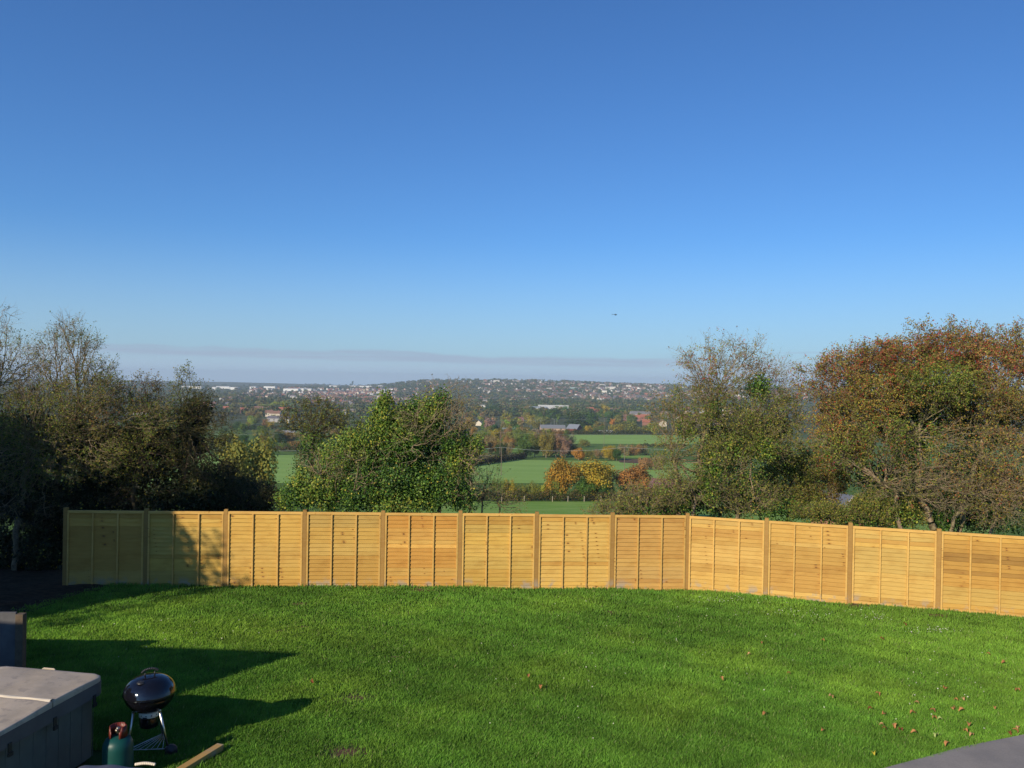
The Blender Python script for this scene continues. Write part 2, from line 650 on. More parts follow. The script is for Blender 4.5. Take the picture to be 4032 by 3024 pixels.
# lawn sheet
def build_lawn():
    xs = np.linspace(-12.5, 16, 120)
    ys = np.linspace(4, 20.9, 90)
    X, Y = np.meshgrid(xs, ys)
    # left edge follows the hedge bottom
    Z = H(X, Y)
    V = np.stack([X, Y, Z], -1).reshape(-1, 3)
    n = len(xs)
    i, j = np.meshgrid(np.arange(len(ys) - 1), np.arange(n - 1), indexing='ij')
    cx = (X[:-1, :-1] + X[1:, 1:]) / 2
    cy = (Y[:-1, :-1] + Y[1:, 1:]) / 2
    keep = (cx > soil_edge(cy)) & (cy < fence_y(cx) + 0.25)
    a = (i * n + j)[keep].ravel()
    F = np.stack([a, a + 1, a + n + 1, a + n], 1)
    tag(np_mesh('lawn', V, F, M['lawn'], smooth_=True), kind='structure')


def soil_edge(y):
    return np.interp(y, [4, 14, 15.5, 17, 18.5, 20.3, 22], [-12.5, -12.4, -10.6, -10.3, -10.2, -9.6, -9.6])


FP = []
for i in range(9):
    FP.append((-0.5463 * 19.9 + 1.927 * i, 19.9 + 0.106 * i))
for i in range(1, 6):
    FP.append((FP[8][0] + 1.852 * i, FP[8][1] - 0.55 * i))


def fence_y(x):
    return np.interp(x, [p[0] for p in FP], [p[1] for p in FP])


build_lawn()
M['soil'] = simple('dark_soil', (0.045, 0.032, 0.02), 0.95, 0.5, 7.0, spec=0.05, bmp=0.8)
soil_mb = MB()


def build_soil_bed():
    xs = np.linspace(-26, -9.4, 60)
    ys = np.linspace(12.5, 24, 50)
    X, Y = np.meshgrid(xs, ys)
    Z = H(X, Y) + 0.02 + 0.03 * np.sin(X * 5) * np.cos(Y * 4.3)
    V = np.stack([X, Y, Z], -1).reshape(-1, 3)
    n = len(xs)
    i, j = np.meshgrid(np.arange(len(ys) - 1), np.arange(n - 1), indexing='ij')
    cx = (X[:-1, :-1] + X[1:, 1:]) / 2
    cy = (Y[:-1, :-1] + Y[1:, 1:]) / 2
    keep = cx < soil_edge(cy) + 0.2
    a = (i * n + j)[keep].ravel()
    F = np.stack([a, a + 1, a + n + 1, a + n], 1)
    tag(np_mesh('soil_bed', V, F, M['soil'], smooth_=True), kind='structure')


build_soil_bed()

# bare earth patches in the lawn: (px, py, radius m)
PATCH = [(1388, 2750, .30), (1375, 2962, .34), (1350, 2975, .22), (1660, 2292, .30), (1180, 2300, .26), (2410, 2412, .22), (1180, 2378, .18),
         (1100, 2488, .18), (3600, 2398, .25), (3360, 2384, .32), (3690, 2424, .22), (1280, 2598, .12), (2090, 2720, .10), (3560, 2910, .16), (1195, 2470, .15),
         (2850, 2755, .12), (1560, 2590, .14), (2600, 2830, .10)]
PW = []
for p in PATCH:
    h = lawn_hit(p[0], p[1])
    PW.append((h.x, h.y, p[2] * (1.05 if p[1] > 2740 and p[0] < 1400 else .8)))


def build_patches():
    mb = MB()
    for (x, y, r_) in PW:
        n = 22
        ring = []
        for k in range(n):
            a_ = 2 * math.pi * k / n
            rr = r_ * (0.75 + 0.4 * random.random())
            ring.append((x + rr * 1.35 * math.cos(a_), y + rr * math.sin(a_)))
        V = [(x, y, Hs(x, y) + 0.012)] + [(p[0], p[1], Hs(*p) + 0.004) for p in ring]
        F = [(0, 1 + k, 1 + (k + 1) % n) for k in range(n)]
        mb.add(V, F)
    tag(mb.build('soil_patches', [simple('bare_patch', (0.15, 0.095, 0.055), 0.95, 0.4, 20.0, spec=0.05, bmp=0.8)]), kind='structure')


build_patches()

# patio, bottom right
pa = lawn_hit(3540, 3022)
pb = lawn_hit(4031, 2905)
pm = lawn_hit(3790, 2958)
dirp = (pb - pa).normalized()
p0 = pa - dirp * 3.5
p3 = pb + dirp * 2.5


def build_patio():
    nrm = Vector((dirp.y, -dirp.x, 0))
    poly = [p0, pa, pm + Vector((0, .03, 0)), pb, p3, p3 + nrm * 5, p0 + nrm * 5]
    mb = MB()
    top = [(p.x, p.y, Hs(p.x, p.y) + 0.045) for p in poly]
    low = [(p.x, p.y, Hs(p.x, p.y) - 0.2) for p in poly]
    n = len(poly)
    mb.add(top + low, [tuple(range(n))[::-1], tuple(range(n, 2 * n))] + [(i, (i + 1) % n, n + (i + 1) % n, n + i) for i in range(n)])
    m, t, b, out = new_mat('patio_concrete')
    tc = t.n('ShaderNodeTexCoord')
    n1 = t.noise(tc.outputs['Object'], 1.1, 5.0, 0.6)
    n2 = t.noise(tc.outputs['Object'], 40.0, 4.0, 0.7)
    c = t.mix(t.mapr(n1, 0.35, 0.65), (0.26, 0.235, 0.205, 1), (0.38, 0.335, 0.28, 1))
    c = t.mix(t.mapr(n2, 0.3, 0.7, 0, 0.4), c, (0.16, 0.155, 0.16, 1))
    t.link(c, b.inputs['Base Color'])
    b.inputs['Roughness'].default_value = 0.8
    bump(t, b, n2, 0.5, 0.006)
    o = mb.build('patio', [m])
    tag(o, kind='structure')


build_patio()


def in_patio(x, y):
    # below the patio line
    d = (x - pa.x) * dirp.y - (y - pa.y) * dirp.x
    return d > 0.0


def build_grass():
    n = 900000
    y = 1 / rng.uniform(1 / 20.75, 1 / 9.3, n)
    x = rng.uniform(-0.70, 0.70, n) * y + 0.0
    keep = (x > soil_edge(y) + rng.normal(0, .12, n)) & (y < fence_y(x) - 0.02) & ~in_patio(x, y) & (y > 8)
    for (cx, cy, r_) in PW:
        d = np.hypot((x - cx) / 1.35, y - cy)
        keep &= (d > r_ * rng.uniform(0.0, 1.5, n) ** 1.2)
    # tub, bottle and wall footprints stay bare
    keep &= ~((x < -4.6) & (x > -7.5) & (y < 9.9) & (y > 7))
    x, y = x[keep], y[keep]
    n = len(x)
    z = H(x, y)
    # clumpy growth
    f = (np.sin(x * 2.1 + 1.3 * np.sin(y * 1.7)) * np.cos(y * 2.6 + 1.1 * np.sin(x * 1.3 + 2)) +
         0.7 * np.sin(x * 5.3 + y * 3.1) * np.cos(y * 6.1 - x * 2.2) + 0.5 * np.sin(x * 13.1 - y * 9.7) * np.sin(y * 15.3 + x * 4.4))
    f = f / 2.2
    g = rng.normal(size=n)
    hgt = (0.044 + 0.020 * f + 0.010 * g).clip(0.018, 0.10)
    tall = rng.random(n) < 0.02
    hgt[tall] *= 1.7
    near_f = (fence_y(x) - y) < 0.25
    hgt[near_f] *= 1.35
    wdt = rng.uniform(0.0035, 0.0075, n) * (y / 12) ** 0.7
    a = rng.uniform(0, 2 * np.pi, n)
    lean = rng.uniform(0.1, 0.75, n) * hgt
    la = rng.normal(0.6, 1.3, n)
    bx, by = np.cos(a) * wdt, np.sin(a) * wdt
    B1 = np.stack([x - bx, y - by, z - 0.005], 1)
    B2 = np.stack([x + bx, y + by, z - 0.005], 1)
    Mx = x + np.cos(la) * lean * .4
    My = y + np.sin(la) * lean * .4
    M1 = np.stack([Mx - bx * .7, My - by * .7, z + hgt * .6], 1)
    M2 = np.stack([Mx + bx * .7, My + by * .7, z + hgt * .6], 1)
    T = np.stack([x + np.cos(la) * lean, y + np.sin(la) * lean, z + hgt], 1)
    V = np.stack([B1, B2, M2, T, M1], 1).reshape(-1, 3)
    F = np.arange(n * 5).reshape(-1, 5)
    c1 = np.array([0.115, 0.278, 0.034])
    c2 = np.array([0.190, 0.375, 0.048])
    k = (0.5 + 0.35 * f + 0.22 * rng.normal(size=n)).clip(0, 1)[:, None]
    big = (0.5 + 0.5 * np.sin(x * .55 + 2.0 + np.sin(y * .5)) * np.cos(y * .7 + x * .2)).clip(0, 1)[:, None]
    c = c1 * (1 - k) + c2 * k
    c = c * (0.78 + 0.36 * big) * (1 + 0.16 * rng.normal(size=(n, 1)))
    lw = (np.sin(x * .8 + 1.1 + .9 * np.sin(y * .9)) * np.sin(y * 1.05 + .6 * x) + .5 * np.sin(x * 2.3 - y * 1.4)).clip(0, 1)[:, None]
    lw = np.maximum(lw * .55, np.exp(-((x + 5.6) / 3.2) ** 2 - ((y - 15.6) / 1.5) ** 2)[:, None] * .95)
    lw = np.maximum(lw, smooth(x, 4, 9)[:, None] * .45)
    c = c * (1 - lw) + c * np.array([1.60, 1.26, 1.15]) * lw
    mid = np.sin(x * 6.1 + 2 * np.sin(y * 2.9)) * np.sin(y * 7.3 + 1.5 * np.sin(x * 3.7)) + .6 * np.sin(x * 2.9 + y * 4.1 + 2)
    c = c * (1 + .16 * mid[:, None]) * .95
    dry = rng.random(n) < 0.03
    c[dry] = np.array([0.30, 0.36, 0.13]) * rng.uniform(.7, 1.2, (dry.sum(), 1))
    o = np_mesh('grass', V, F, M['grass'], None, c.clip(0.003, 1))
    tag(o, 'short green lawn grass filling the garden up to the fence', 'grass', kind='stuff')


build_grass()

# ================================================================== FENCE
def board_col():
    base = np.array(random.choice([(0.62, 0.37, 0.115), (0.66, 0.41, 0.13), (0.58, 0.34, 0.105), (0.60, 0.39, 0.14), (0.68, 0.43, 0.15), (0.55, 0.31, 0.095)]))
    return base * random.uniform(0.92, 1.08) * np.array([.97, .98, .72])


def build_fence():
    root = empty('timber_fence', (FP[6][0], FP[6][1], 0))
    tag(root, 'new golden timber fence of overlapping boards running across the end of the lawn', 'fence')
    ox, oy = FP[6]
    TOP = 1.88

    def P(x, y, z):
        return (x - ox, y - oy, z)
    for i, (x, y) in enumerate(FP):
        mb = MB()
        zb = Hs(x, y) - 0.1
        a = math.atan2(FP[min(i + 1, 13)][1] - FP[max(i - 1, 0)][1], FP[min(i + 1, 13)][0] - FP[max(i - 1, 0)][0])
        h = TOP + 0.045 + random.uniform(-.012, .012)
        col = np.array([0.40, 0.235, 0.068]) * random.uniform(.85, 1.05)
        mb.box((0, 0, (h + zb) / 2), (0.095, 0.095, h - zb), a, 0, col)
        mb.box((0, 0, h + 0.004), (0.085, 0.085, 0.008), a, 0, col)
        o = mb.build('fence_post', [M['wood']], root, bevel=0.004)
        o.location = P(x, y, 0)
    for i in range(len(FP) - 1):
        (xa, ya), (xb, yb) = FP[i], FP[i + 1]
        L = math.hypot(xb - xa, yb - ya)
        ang = math.atan2(yb - ya, xb - xa)
        w = L - 0.105
        zc = 0.0
        zlo = min(0.0, Hs((xa + xb) / 2, (ya + yb) / 2)) + 0.015
        top = TOP - 0.03 + random.uniform(-.012, .012)
        mb = MB()
        nb = 18
        pitch = (top - zlo - 0.05) / nb
        tone = np.array([1, random.uniform(.96, 1.03), random.uniform(.9, 1.2)]) * random.uniform(.88, 1.07)
        if i == 4:
            tone = np.array([1.02, 0.95, 0.90])
        cc = board_col()
        run = random.random()
        for b in range(nb):
            if random.random() < 0.30:
                cc = board_col()
                run = random.random()
            c = cc * tone * random.uniform(.96, 1.04)
            if i == 4 and b > nb - 7:
                c = c * np.array([.97, 0.90, .84])
            if i == 11 and b in (9, 12, 13):
                c = c * np.array([.74, .72, .75])
            z0 = zlo + b * pitch
            # board leans: lower edge proud towards the garden; waney lower edge
            n = 24
            ph = random.uniform(0, 6.28)
            V = []
            for k in range(n + 1):
                xx = -w / 2 + w * k / n
                wv = 0.003 * math.sin(ph + 5 * xx) + 0.002 * math.sin(ph * 2 + 13 * xx)
                V.append((xx, -0.030, z0 - 0.014 + wv))
                V.append((xx, -0.012, z0 - 0.014 + wv))
                V.append((xx, 0.003, z0 + pitch + 0.008))
                V.append((xx, -0.004, z0 + pitch + 0.008))
            F = []
            for k in range(n):
                q = 4 * k
                for (e, f) in ((0, 3), (3, 2), (2, 1), (1, 0)):
                    F.append((q + e, q + 4 + e, q + 4 + f, q + f))
            F += [(0, 1, 2, 3), (4 * n + 3, 4 * n + 2, 4 * n + 1, 4 * n)]
            mb.add(V, F, 0, (*c, run))
        pan = mb.build('fence_panel', [M['wood']], root)
        pan.location = P((xa + xb) / 2, (ya + yb) / 2, 0)
        pan.rotation_euler = (0, 0, ang)
        # capping and frame
        fr = MB()
        fc = np.array([0.70, 0.44, 0.125]) * random.uniform(.93, 1.05)
        fr.box((0, -0.030, top - 0.028), (w - 0.002, 0.026, 0.045), 0, 0, fc)
        fr.box((0, -0.008, top + 0.004), (w, 0.060, 0.018), 0, 0, fc * 1.05)
        for sx in (-1, 1):
            fr.box((sx * (w / 2 - 0.021), -0.044, (top - 0.052 + zlo) / 2), (0.042, 0.022, top - 0.052 - zlo), 0, 0, fc * random.uniform(.95, 1.03))
        if i >= 8:
            fr.box((0, -0.046, zlo + 0.035), (w - 0.09, 0.022, 0.055), 0, 0, fc * .93)
        f = fr.build('frame', [M['wood']], pan, bevel=0.002)
        for s in (-1, 1):
            bt = MB()
            bt.box((s * w / 6 + random.uniform(-.01, .01), -0.046, (top - 0.052 + zlo) / 2), (0.036, 0.030, top - 0.053 - zlo), 0, 0, fc * random.uniform(.95, 1.04))
            bt.build('batten', [M['wood']], pan, bevel=0.002)


build_fence()


# ================================================================== NEAR TREES
def grow(roots, pts, bf=0.35):
    """join attractor points into one branching skeleton; returns nodes, parent index"""
    roots = np.asarray(roots, float)
    nodes = [r for r in roots]
    par = [-1] + list(range(len(roots) - 1))
    plen = [0.0]
    for k in range(1, len(roots)):
        plen.append(plen[-1] + np.linalg.norm(roots[k] - roots[k - 1]))
    pts = np.asarray(pts, float)
    order = np.argsort(np.linalg.norm(pts - roots[-1], axis=1))
    N = len(roots) + len(pts)
    A = np.zeros((N, 3))
    PL = np.zeros(N)
    PR = np.zeros(N, int)
    A[:len(roots)] = roots
    PL[:len(roots)] = plen
    PR[:len(roots)] = par
    n = len(roots)
    st = max(0, len(roots) - 3)
    for i in order:
        p = pts[i]
        d = np.linalg.norm(A[st:n] - p, axis=1)
        # prefer growing upward from the parent
        dz = np.maximum(0, A[st:n, 2] - p[2])
        j = st + int(np.argmin(d + bf * PL[st:n] + 0.5 * dz))
        A[n] = p
        PR[n] = j
        PL[n] = PL[j] + np.linalg.norm(A[j] - p)
        n += 1
    return A, PR


def skeleton_tubes(A, PR, tip=0.0035, expo=0.46, rmax=0.2, wob=0.03, r=rng):
    n = len(A)
    cnt = np.zeros(n)
    nch = np.zeros(n, int)
    for i in range(n - 1, 0, -1):
        if PR[i] >= 0:
            cnt[PR[i]] += cnt[i] + 1
            nch[PR[i]] += 1
    rad = np.minimum(tip * (cnt + 1) ** expo, rmax)
    idx = np.nonzero(PR >= 0)[0]
    a = A[PR[idx]]
    b = A[idx]
    ra = np.minimum(rad[PR[idx]], rad[idx] * 1.45)
    rb = rad[idx]
    L = np.linalg.norm(b - a, axis=1, keepdims=True)
    m1 = a + (b - a) * .36 + r.normal(size=a.shape) * wob * L
    m2 = a + (b - a) * .70 + r.normal(size=a.shape) * wob * L
    r1, r2 = ra * .66 + rb * .34, ra * .33 + rb * .67
    SA = np.concatenate([a, m1, m2])
    SB = np.concatenate([m1, m2, b])
    RA = np.concatenate([ra, r1, r2])
    RB = np.concatenate([r1, r2, rb])
    return SA, SB, RA, RB, cnt, rad


def twigs(starts, outdir, lmin, lmax, up=0.4, segs=3, r=rng, r0=0.004, side=2):
    n = len(starts)
    d = outdir + r.normal(size=(n, 3)) * .55 + np.array([0, 0, up])
    d /= np.linalg.norm(d, axis=1, keepdims=True)
    L = r.uniform(lmin, lmax, n)[:, None]
    A_, B_, RA_, RB_ = [], [], [], []
    tips = []
    p = starts.copy()
    for s in range(segs):
        dd = d + r.normal(size=(n, 3)) * .32
        dd /= np.linalg.norm(dd, axis=1, keepdims=True)
        q = p + dd * L / segs
        A_.append(p)
        B_.append(q)
        rr = r0 * (1 - s / (segs + .5))
        RA_.append(np.full(n, rr))
        RB_.append(np.full(n, rr * .75))
        for _ in range(side):
            e = dd + r.normal(size=(n, 3)) * .8 + np.array([0, 0, up * .4])
            e /= np.linalg.norm(e, axis=1, keepdims=True)
            sp = p + (q - p) * r.uniform(.2, 1, (n, 1))
            sq = sp + e * L * r.uniform(.12, .34, (n, 1))
            A_.append(sp)
            B_.append(sq)
            RA_.append(np.full(n, rr * .6))
            RB_.append(np.full(n, rr * .3))
            tips.append(sq)
            tips.append(sp * .5 + sq * .5)
        tips.append(q)
        p = q
    return np.concatenate(A_), np.concatenate(B_), np.concatenate(RA_), np.concatenate(RB_), np.concatenate(tips)


def lobe_pts(L, Y, r=rng, shell=0.12):
    """L: (qx,qy,rx,ry,dy,n[,depth]) in reference pixels -> world points inside an ellipsoid"""
    qx, qy, rx, ry, dy, n = L[:6]
    c = np.array(atq(qx, qy, Y + dy))
    k = (Y + dy) * Q / FPX
    ax = np.array([rx * k, (L[6] if len(L) > 6 else 0.5 * (rx + ry) * k), ry * k])
    v = r.normal(size=(n, 3))
    v /= np.linalg.norm(v, axis=1, keepdims=True)
    rr = r.uniform(0, 1, (n, 1)) ** (1 / 3.) * (1 - shell) + shell * r.uniform(0.55, 1.0, (n, 1)) ** .5
    rr = rr * (0.86 + 0.2 * np.sin(v[:, :1] * 5 + c[0] * 3) * np.cos(v[:, 2:3] * 6 + c[2]))
    return c + v * rr * ax, c, ax


HAW = [(0.21, 0.205, 0.036), (0.27, 0.225, 0.045), (0.16, 0.195, 0.036), (0.33, 0.22, 0.055), (0.25, 0.10, 0.04)]
MIX = [(0.20, 0.21, 0.036), (0.15, 0.20, 0.034), (0.11, 0.165, 0.03), (0.27, 0.22, 0.045), (0.08, 0.14, 0.024)]
OLV = [(0.14, 0.185, 0.032), (0.21, 0.22, 0.040), (0.10, 0.15, 0.028), (0.27, 0.22, 0.05)]
IVY = [(0.045, 0.11, 0.018), (0.075, 0.155, 0.022), (0.13, 0.21, 0.03), (0.03, 0.075, 0.014)]
IVL = [(0.10, 0.18, 0.025), (0.16, 0.24, 0.035), (0.07, 0.13, 0.02), (0.24, 0.26, 0.04)]
IVD = [(0.018, 0.042, 0.010), (0.028, 0.058, 0.014), (0.045, 0.085, 0.018)]  # dark ivy, darkened further to deepen the shade inside the crowns
SHADE = [(0.016, 0.026, 0.009), (0.026, 0.036, 0.012), (0.036, 0.048, 0.015)]  # near-black fill leaves, shade under the left trees put into their colour
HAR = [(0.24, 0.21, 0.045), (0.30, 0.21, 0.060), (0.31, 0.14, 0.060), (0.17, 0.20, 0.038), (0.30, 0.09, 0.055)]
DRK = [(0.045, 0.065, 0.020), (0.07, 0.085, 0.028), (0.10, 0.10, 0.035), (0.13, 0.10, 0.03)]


def near_tree(name, label, cat, Y, stems, lobes, ivy=(), tw=(0.18, 0.42), tw_per=2, leaf=OLV, leaf_w=None, lsize=(0.03, 0.055), lpt=1.0,
              berries=None, bark='bark', tip=0.0035, up=0.4, rmax=0.13, group=None, ivy_pal=IVY, isize=(0.038, 0.066), expo=0.45, seed=1, side=2, ivy_lpn=16, bf=0.75, tops=None):
    """stems: list of polylines [(qx,qy,dy),...] from the ground up; lobes get (.., leafiness, palette) as last entries"""
    r = np.random.default_rng(seed)
    base = stems[0][0]
    b0 = atq(base[0], base[1], Y + base[2])
    root = empty(name, (b0.x, b0.y, Hs(b0.x, b0.y)))
    tag(root, label, cat, group)
    off = np.array(root.location)
    TA, TB, RA, RB = [], [], [], []
    LV, LF, LC = [], [], []
    BP = []
    iv_pts = []
    # assign lobes to nearest stem
    stem_pts = []
    for st in stems:
        P_ = []
        for k, s in enumerate(st):
            v = atq(s[0], s[1], Y + s[2])
            P_.append(np.array(v))
        P_[0][2] = Hs(P_[0][0], P_[0][1]) - 0.1
        # subdivide with a wobble
        out = [P_[0]]
        for a, b in zip(P_[:-1], P_[1:]):
            for f in (0.33, 0.66, 1.0):
                q = a + (b - a) * f
                if f < 1:
                    q = q + r.normal(size=3) * 0.045
                out.append(q)
        stem_pts.append(np.array(out))
    allp = [[] for _ in stems]
    meta = [[] for _ in stems]
    for L in lobes:
        pts, c, ax = lobe_pts(L[:6], Y, r)
        # split points between stems by nearness to the stem top
        tops_ = np.array([s[-1] for s in stem_pts])
        d = np.linalg.norm(pts[:, None] - tops_[None], axis=2)
        w = d.argmin(1)
        for k in range(len(stems)):
            m = w == k
            if m.any():
                allp[k].append(pts[m])
                pi = L[7] if len(L) > 7 else leaf
                meta[k] += [(L[6], pi, c, ax)] * int(m.sum())
    for k in range(len(stems)):
        if not allp[k]:
            sp = stem_pts[k]
            rr = np.linspace(rmax * .5, tip * 2, len(sp))
            TA.append(sp[:-1]); TB.append(sp[1:]); RA.append(rr[:-1]); RB.append(rr[1:])
            continue
        pts = np.concatenate(allp[k])
        A, PR = grow(stem_pts[k], pts, bf)
        sa, sb, ra, rb, cnt, rad = skeleton_tubes(A, PR, tip, expo, rmax, 0.045, r)
        TA.append(sa); TB.append(sb); RA.append(ra); RB.append(rb)
        # node order: grow() sorted the points; recover meta by matching
        order = np.argsort(np.linalg.norm(pts - stem_pts[k][-1], axis=1))
        ns = len(stem_pts[k])
        ends = A[ns:]
        mt = [meta[k][i] for i in order]
        lf = np.array([m_[0] for m_ in mt])
        cen = np.array([m_[2] for m_ in mt])
        thin = cnt[ns:] < 14
        ctr = stem_pts[k][-1]
        rep = np.repeat(np.nonzero(thin)[0], tw_per)
        od = ends[rep] - cen[rep]
        od /= np.linalg.norm(od, axis=1, keepdims=True) + 1e-6
        a_, b_, r1, r2, tips = twigs(ends[rep], od * 0.8, tw[0], tw[1], up, 3, r, tip * 1.15, side)
        TA.append(a_); TB.append(b_); RA.append(r1); RB.append(r2)
        # leaves on twig tips, thinned by each lobe's leafiness
        reps = len(tips) // len(rep)
        lfr = np.tile(lf[rep], reps)
        pal_id = np.tile(np.array([id(mt[i][1]) for i in rep]), reps)
        kk = r.random(len(tips)) < lfr * (lpt / max(1, int(round(lpt))))
        tp = tips[kk]
        pid = pal_id[kk]
        mult = max(1, int(round(lpt)))
        if mult > 1:
            tp = np.repeat(tp, mult, 0) + r.normal(size=(len(tp) * mult, 3)) * 0.03
            pid = np.repeat(pid, mult)
        if len(tp):
            tp = tp + r.normal(size=tp.shape) * 0.015
            v, f = leaf_batch(tp, r.uniform(lsize[0], lsize[1], len(tp)), np.tile(np.array([[-.2, -.6, .6]]), (len(tp), 1)), 0.7, r=r)
            cc = np.zeros((len(tp), 3))
            for m_ in {id(q[1]): q[1] for q in mt}.items():
                s_ = pid == m_[0]
                cc[s_] = pal(int(s_.sum()), m_[1], None, 0.25, r)
            # clump tone
            tone = 1 + 0.22 * np.sin(tp[:, 0] * 2.3 + seed) * np.cos(tp[:, 2] * 2.7 + tp[:, 0])
            LV.append(v); LF.append(f); LC.append(cc * tone[:, None])
            if berries is not None:
                bw = berries(tp)
                sel = r.random(len(tp)) < bw
                BP.append(tp[sel])
    # ivy, other dense leaf, and dark fill leaves that stand in for shade
    IV, IF, IC = [], [], []
    for L in ivy:
        pts, c, ax = lobe_pts(L[:6], Y, r, 0.6)
        lp = L[6] if len(L) > 6 else ivy_pal
        sp = np.repeat(pts, ivy_lpn, 0)
        sp = sp + r.normal(size=sp.shape) * np.array([.085, .085, .11])
        od = sp - c
        od /= np.linalg.norm(od, axis=1, keepdims=True) + 1e-6
        v, f = leaf_batch(sp, r.uniform(isize[0], isize[1], len(sp)), od * .7 + np.array([-.2, -.5, .4]), 0.9, 0.85, r)
        IV.append(v); IF.append(f)
        cc = pal(len(sp), lp, None, 0.28, r)
        yel = r.random(len(sp)) < 0.02
        cc[yel] = (0.42, 0.36, 0.05)
        IC.append(cc)
    V, F = tube_batch(np.concatenate(TA) - off, np.concatenate(TB) - off, np.concatenate(RA), np.concatenate(RB), 4)
    np_mesh('trunk', V, F, M[bark], root, smooth_=True)

    def merge(VV, FF, CC, nm, mt_):
        o_ = 0
        fs = []
        for v, f in zip(VV, FF):
            fs.append(f + o_)
            o_ += len(v)
        np_mesh(nm, np.concatenate(VV) - off, np.concatenate(fs), mt_, root, np.concatenate(CC).clip(.003, 1))
    if LV:
        merge(LV, LF, LC, 'crown', M['leaf'])
    if IV:
        merge(IV, IF, IC, 'ivy' if LV else 'crown', M['ivy'])
    if BP and sum(len(b) for b in BP):
        bp = np.concatenate(BP)
        bp = np.repeat(bp, 4, 0) + r.normal(size=(len(bp) * 4, 3)) * 0.022
        v1, f1 = leaf_batch(bp, r.uniform(.016, .026, len(bp)), None, 0, 1.0, r)
        np_mesh('berries', v1 - off, f1, M['berry'], root, pal(len(bp), [(0.50, 0.02, 0.03), (0.38, 0.015, 0.03), (0.55, 0.05, 0.03)], None, .2, r))
    return root


# --- left: big hawthorns
near_tree('hawthorn_tree', 'tall thinly leaved hawthorn at the far left with bare twigs against the sky', 'tree', 22.6,
          [[(30, 1260, 0), (40, 1120, 0), (60, 1000, .2), (80, 900, 0)], [(95, 1250, .6), (115, 1100, .6), (150, 960, .4), (170, 860, .3)],
           [(-60, 1260, 1), (-50, 1060, 1), (-20, 900, .7), (0, 800, .6)]],
          [(15, 800, 85, 85, 0, 300, .22, OLV), (-10, 700, 45, 42, .2, 60, .05, DRK), (150, 760, 75, 55, 0, 260, .2, OLV), (80, 825, 60, 50, 0, 150, .25, OLV), (222, 845, 42, 45, 0, 110, .35, MIX), (330, 905, 50, 40, .2, 120, .5, MIX), (140, 705, 30, 22, .1, 40, .05, OLV),
           (190, 840, 75, 65, .1, 280, .45, OLV), (90, 900, 120, 75, -.2, 480, .6, MIX), (170, 985, 130, 70, -.1, 480, .6, OLV), (30, 990, 100, 80, -.2, 340, .6, MIX),
           (60, 1090, 120, 60, .2, 220, .2, DRK), (-50, 850, 60, 120, .4, 200, .2, OLV), (235, 905, 50, 45, 0, 120, .3, HAW)],
          ivy=[(180, 940, 80, 50, .9, 340, SHADE), (240, 1010, 90, 60, .8, 476, SHADE), (60, 930, 90, 50, 1.0, 306, SHADE), (180, 1080, 90, 60, .7, 510, SHADE), (90, 1085, 130, 60, .8, 714, SHADE), (110, 980, 110, 60, .9, 442, SHADE), (20, 1060, 110, 60, 1.0, 510, SHADE), (100, 1190, 60, 70, .5, 442, SHADE), (60, 1130, 130, 60, 1.3, 420, SHADE), (240, 1120, 100, 50, 1.0, 420, SHADE), (20, 1210, 60, 50, .7, 306, SHADE), (-20, 1000, 70, 70, 1.0, 255, SHADE)],
          tw=(0.2, 0.48), tw_per=2, leaf=OLV, lpt=1.6, seed=11, tip=0.0034, up=.5, rmax=.15, side=1, ivy_lpn=13, isize=(.055, .10))
near_tree('hawthorn_tree', 'olive and amber leaved hawthorn rising above the first two fence panels', 'tree', 23.2,
          [[(285, 1240, 0), (290, 1090, 0), (300, 980, 0), (310, 900, 0)], [(400, 1240, .3), (400, 1080, .3), (410, 960, .3), (400, 870, .2)]],
          [(310, 850, 50, 42, 0, 110, .30, HAW), (290, 905, 75, 55, 0, 260, .5, MIX), (400, 835, 26, 45, .1, 46, .6, OLV), (425, 880, 42, 36, .2, 90, .5, DRK),
           (380, 925, 72, 48, .1, 210, .5, DRK), (300, 985, 95, 62, 0, 300, .45, MIX), (420, 985, 75, 62, .2, 230, .5, DRK), (480, 925, 38, 34, .2, 60, .35, DRK),
           (470, 1020, 70, 50, .4, 150, .4, DRK), (300, 1070, 110, 45, .1, 220, .35, DRK)],
          ivy=[(300, 960, 80, 46, .8, 374, SHADE), (420, 900, 40, 40, .7, 187, SHADE), (350, 1050, 130, 60, .8, 646, SHADE), (450, 1055, 80, 60, .6, 408, SHADE), (430, 1085, 120, 36, .5, 420, SHADE), (390, 960, 60, 50, .8, 255, SHADE)],
          tw=(0.18, 0.42), seed=12, side=1, tip=0.0032, bark='bark_dark', lpt=1.6, ivy_lpn=13, isize=(.055, .10))
near_tree('elder_shrub', 'dark shaded scrub behind the third fence panel, below the distant green oak', 'shrub', 23.6,
          [[(530, 1230, 0), (530, 1130, 0), (540, 1090, 0)], [(475, 1230, 0), (478, 1120, 0), (480, 1085, 0)]],
          [(540, 1070, 60, 35, 0, 160, .5, DRK), (590, 1085, 35, 30, 0, 70, .4, DRK), (480, 1060, 60, 50, .2, 160, .5, DRK)],
          ivy=[(530, 1075, 75, 40, .5, 561, SHADE)], seed=13, bark='bark_dark', ivy_lpn=13, isize=(.055, .10))
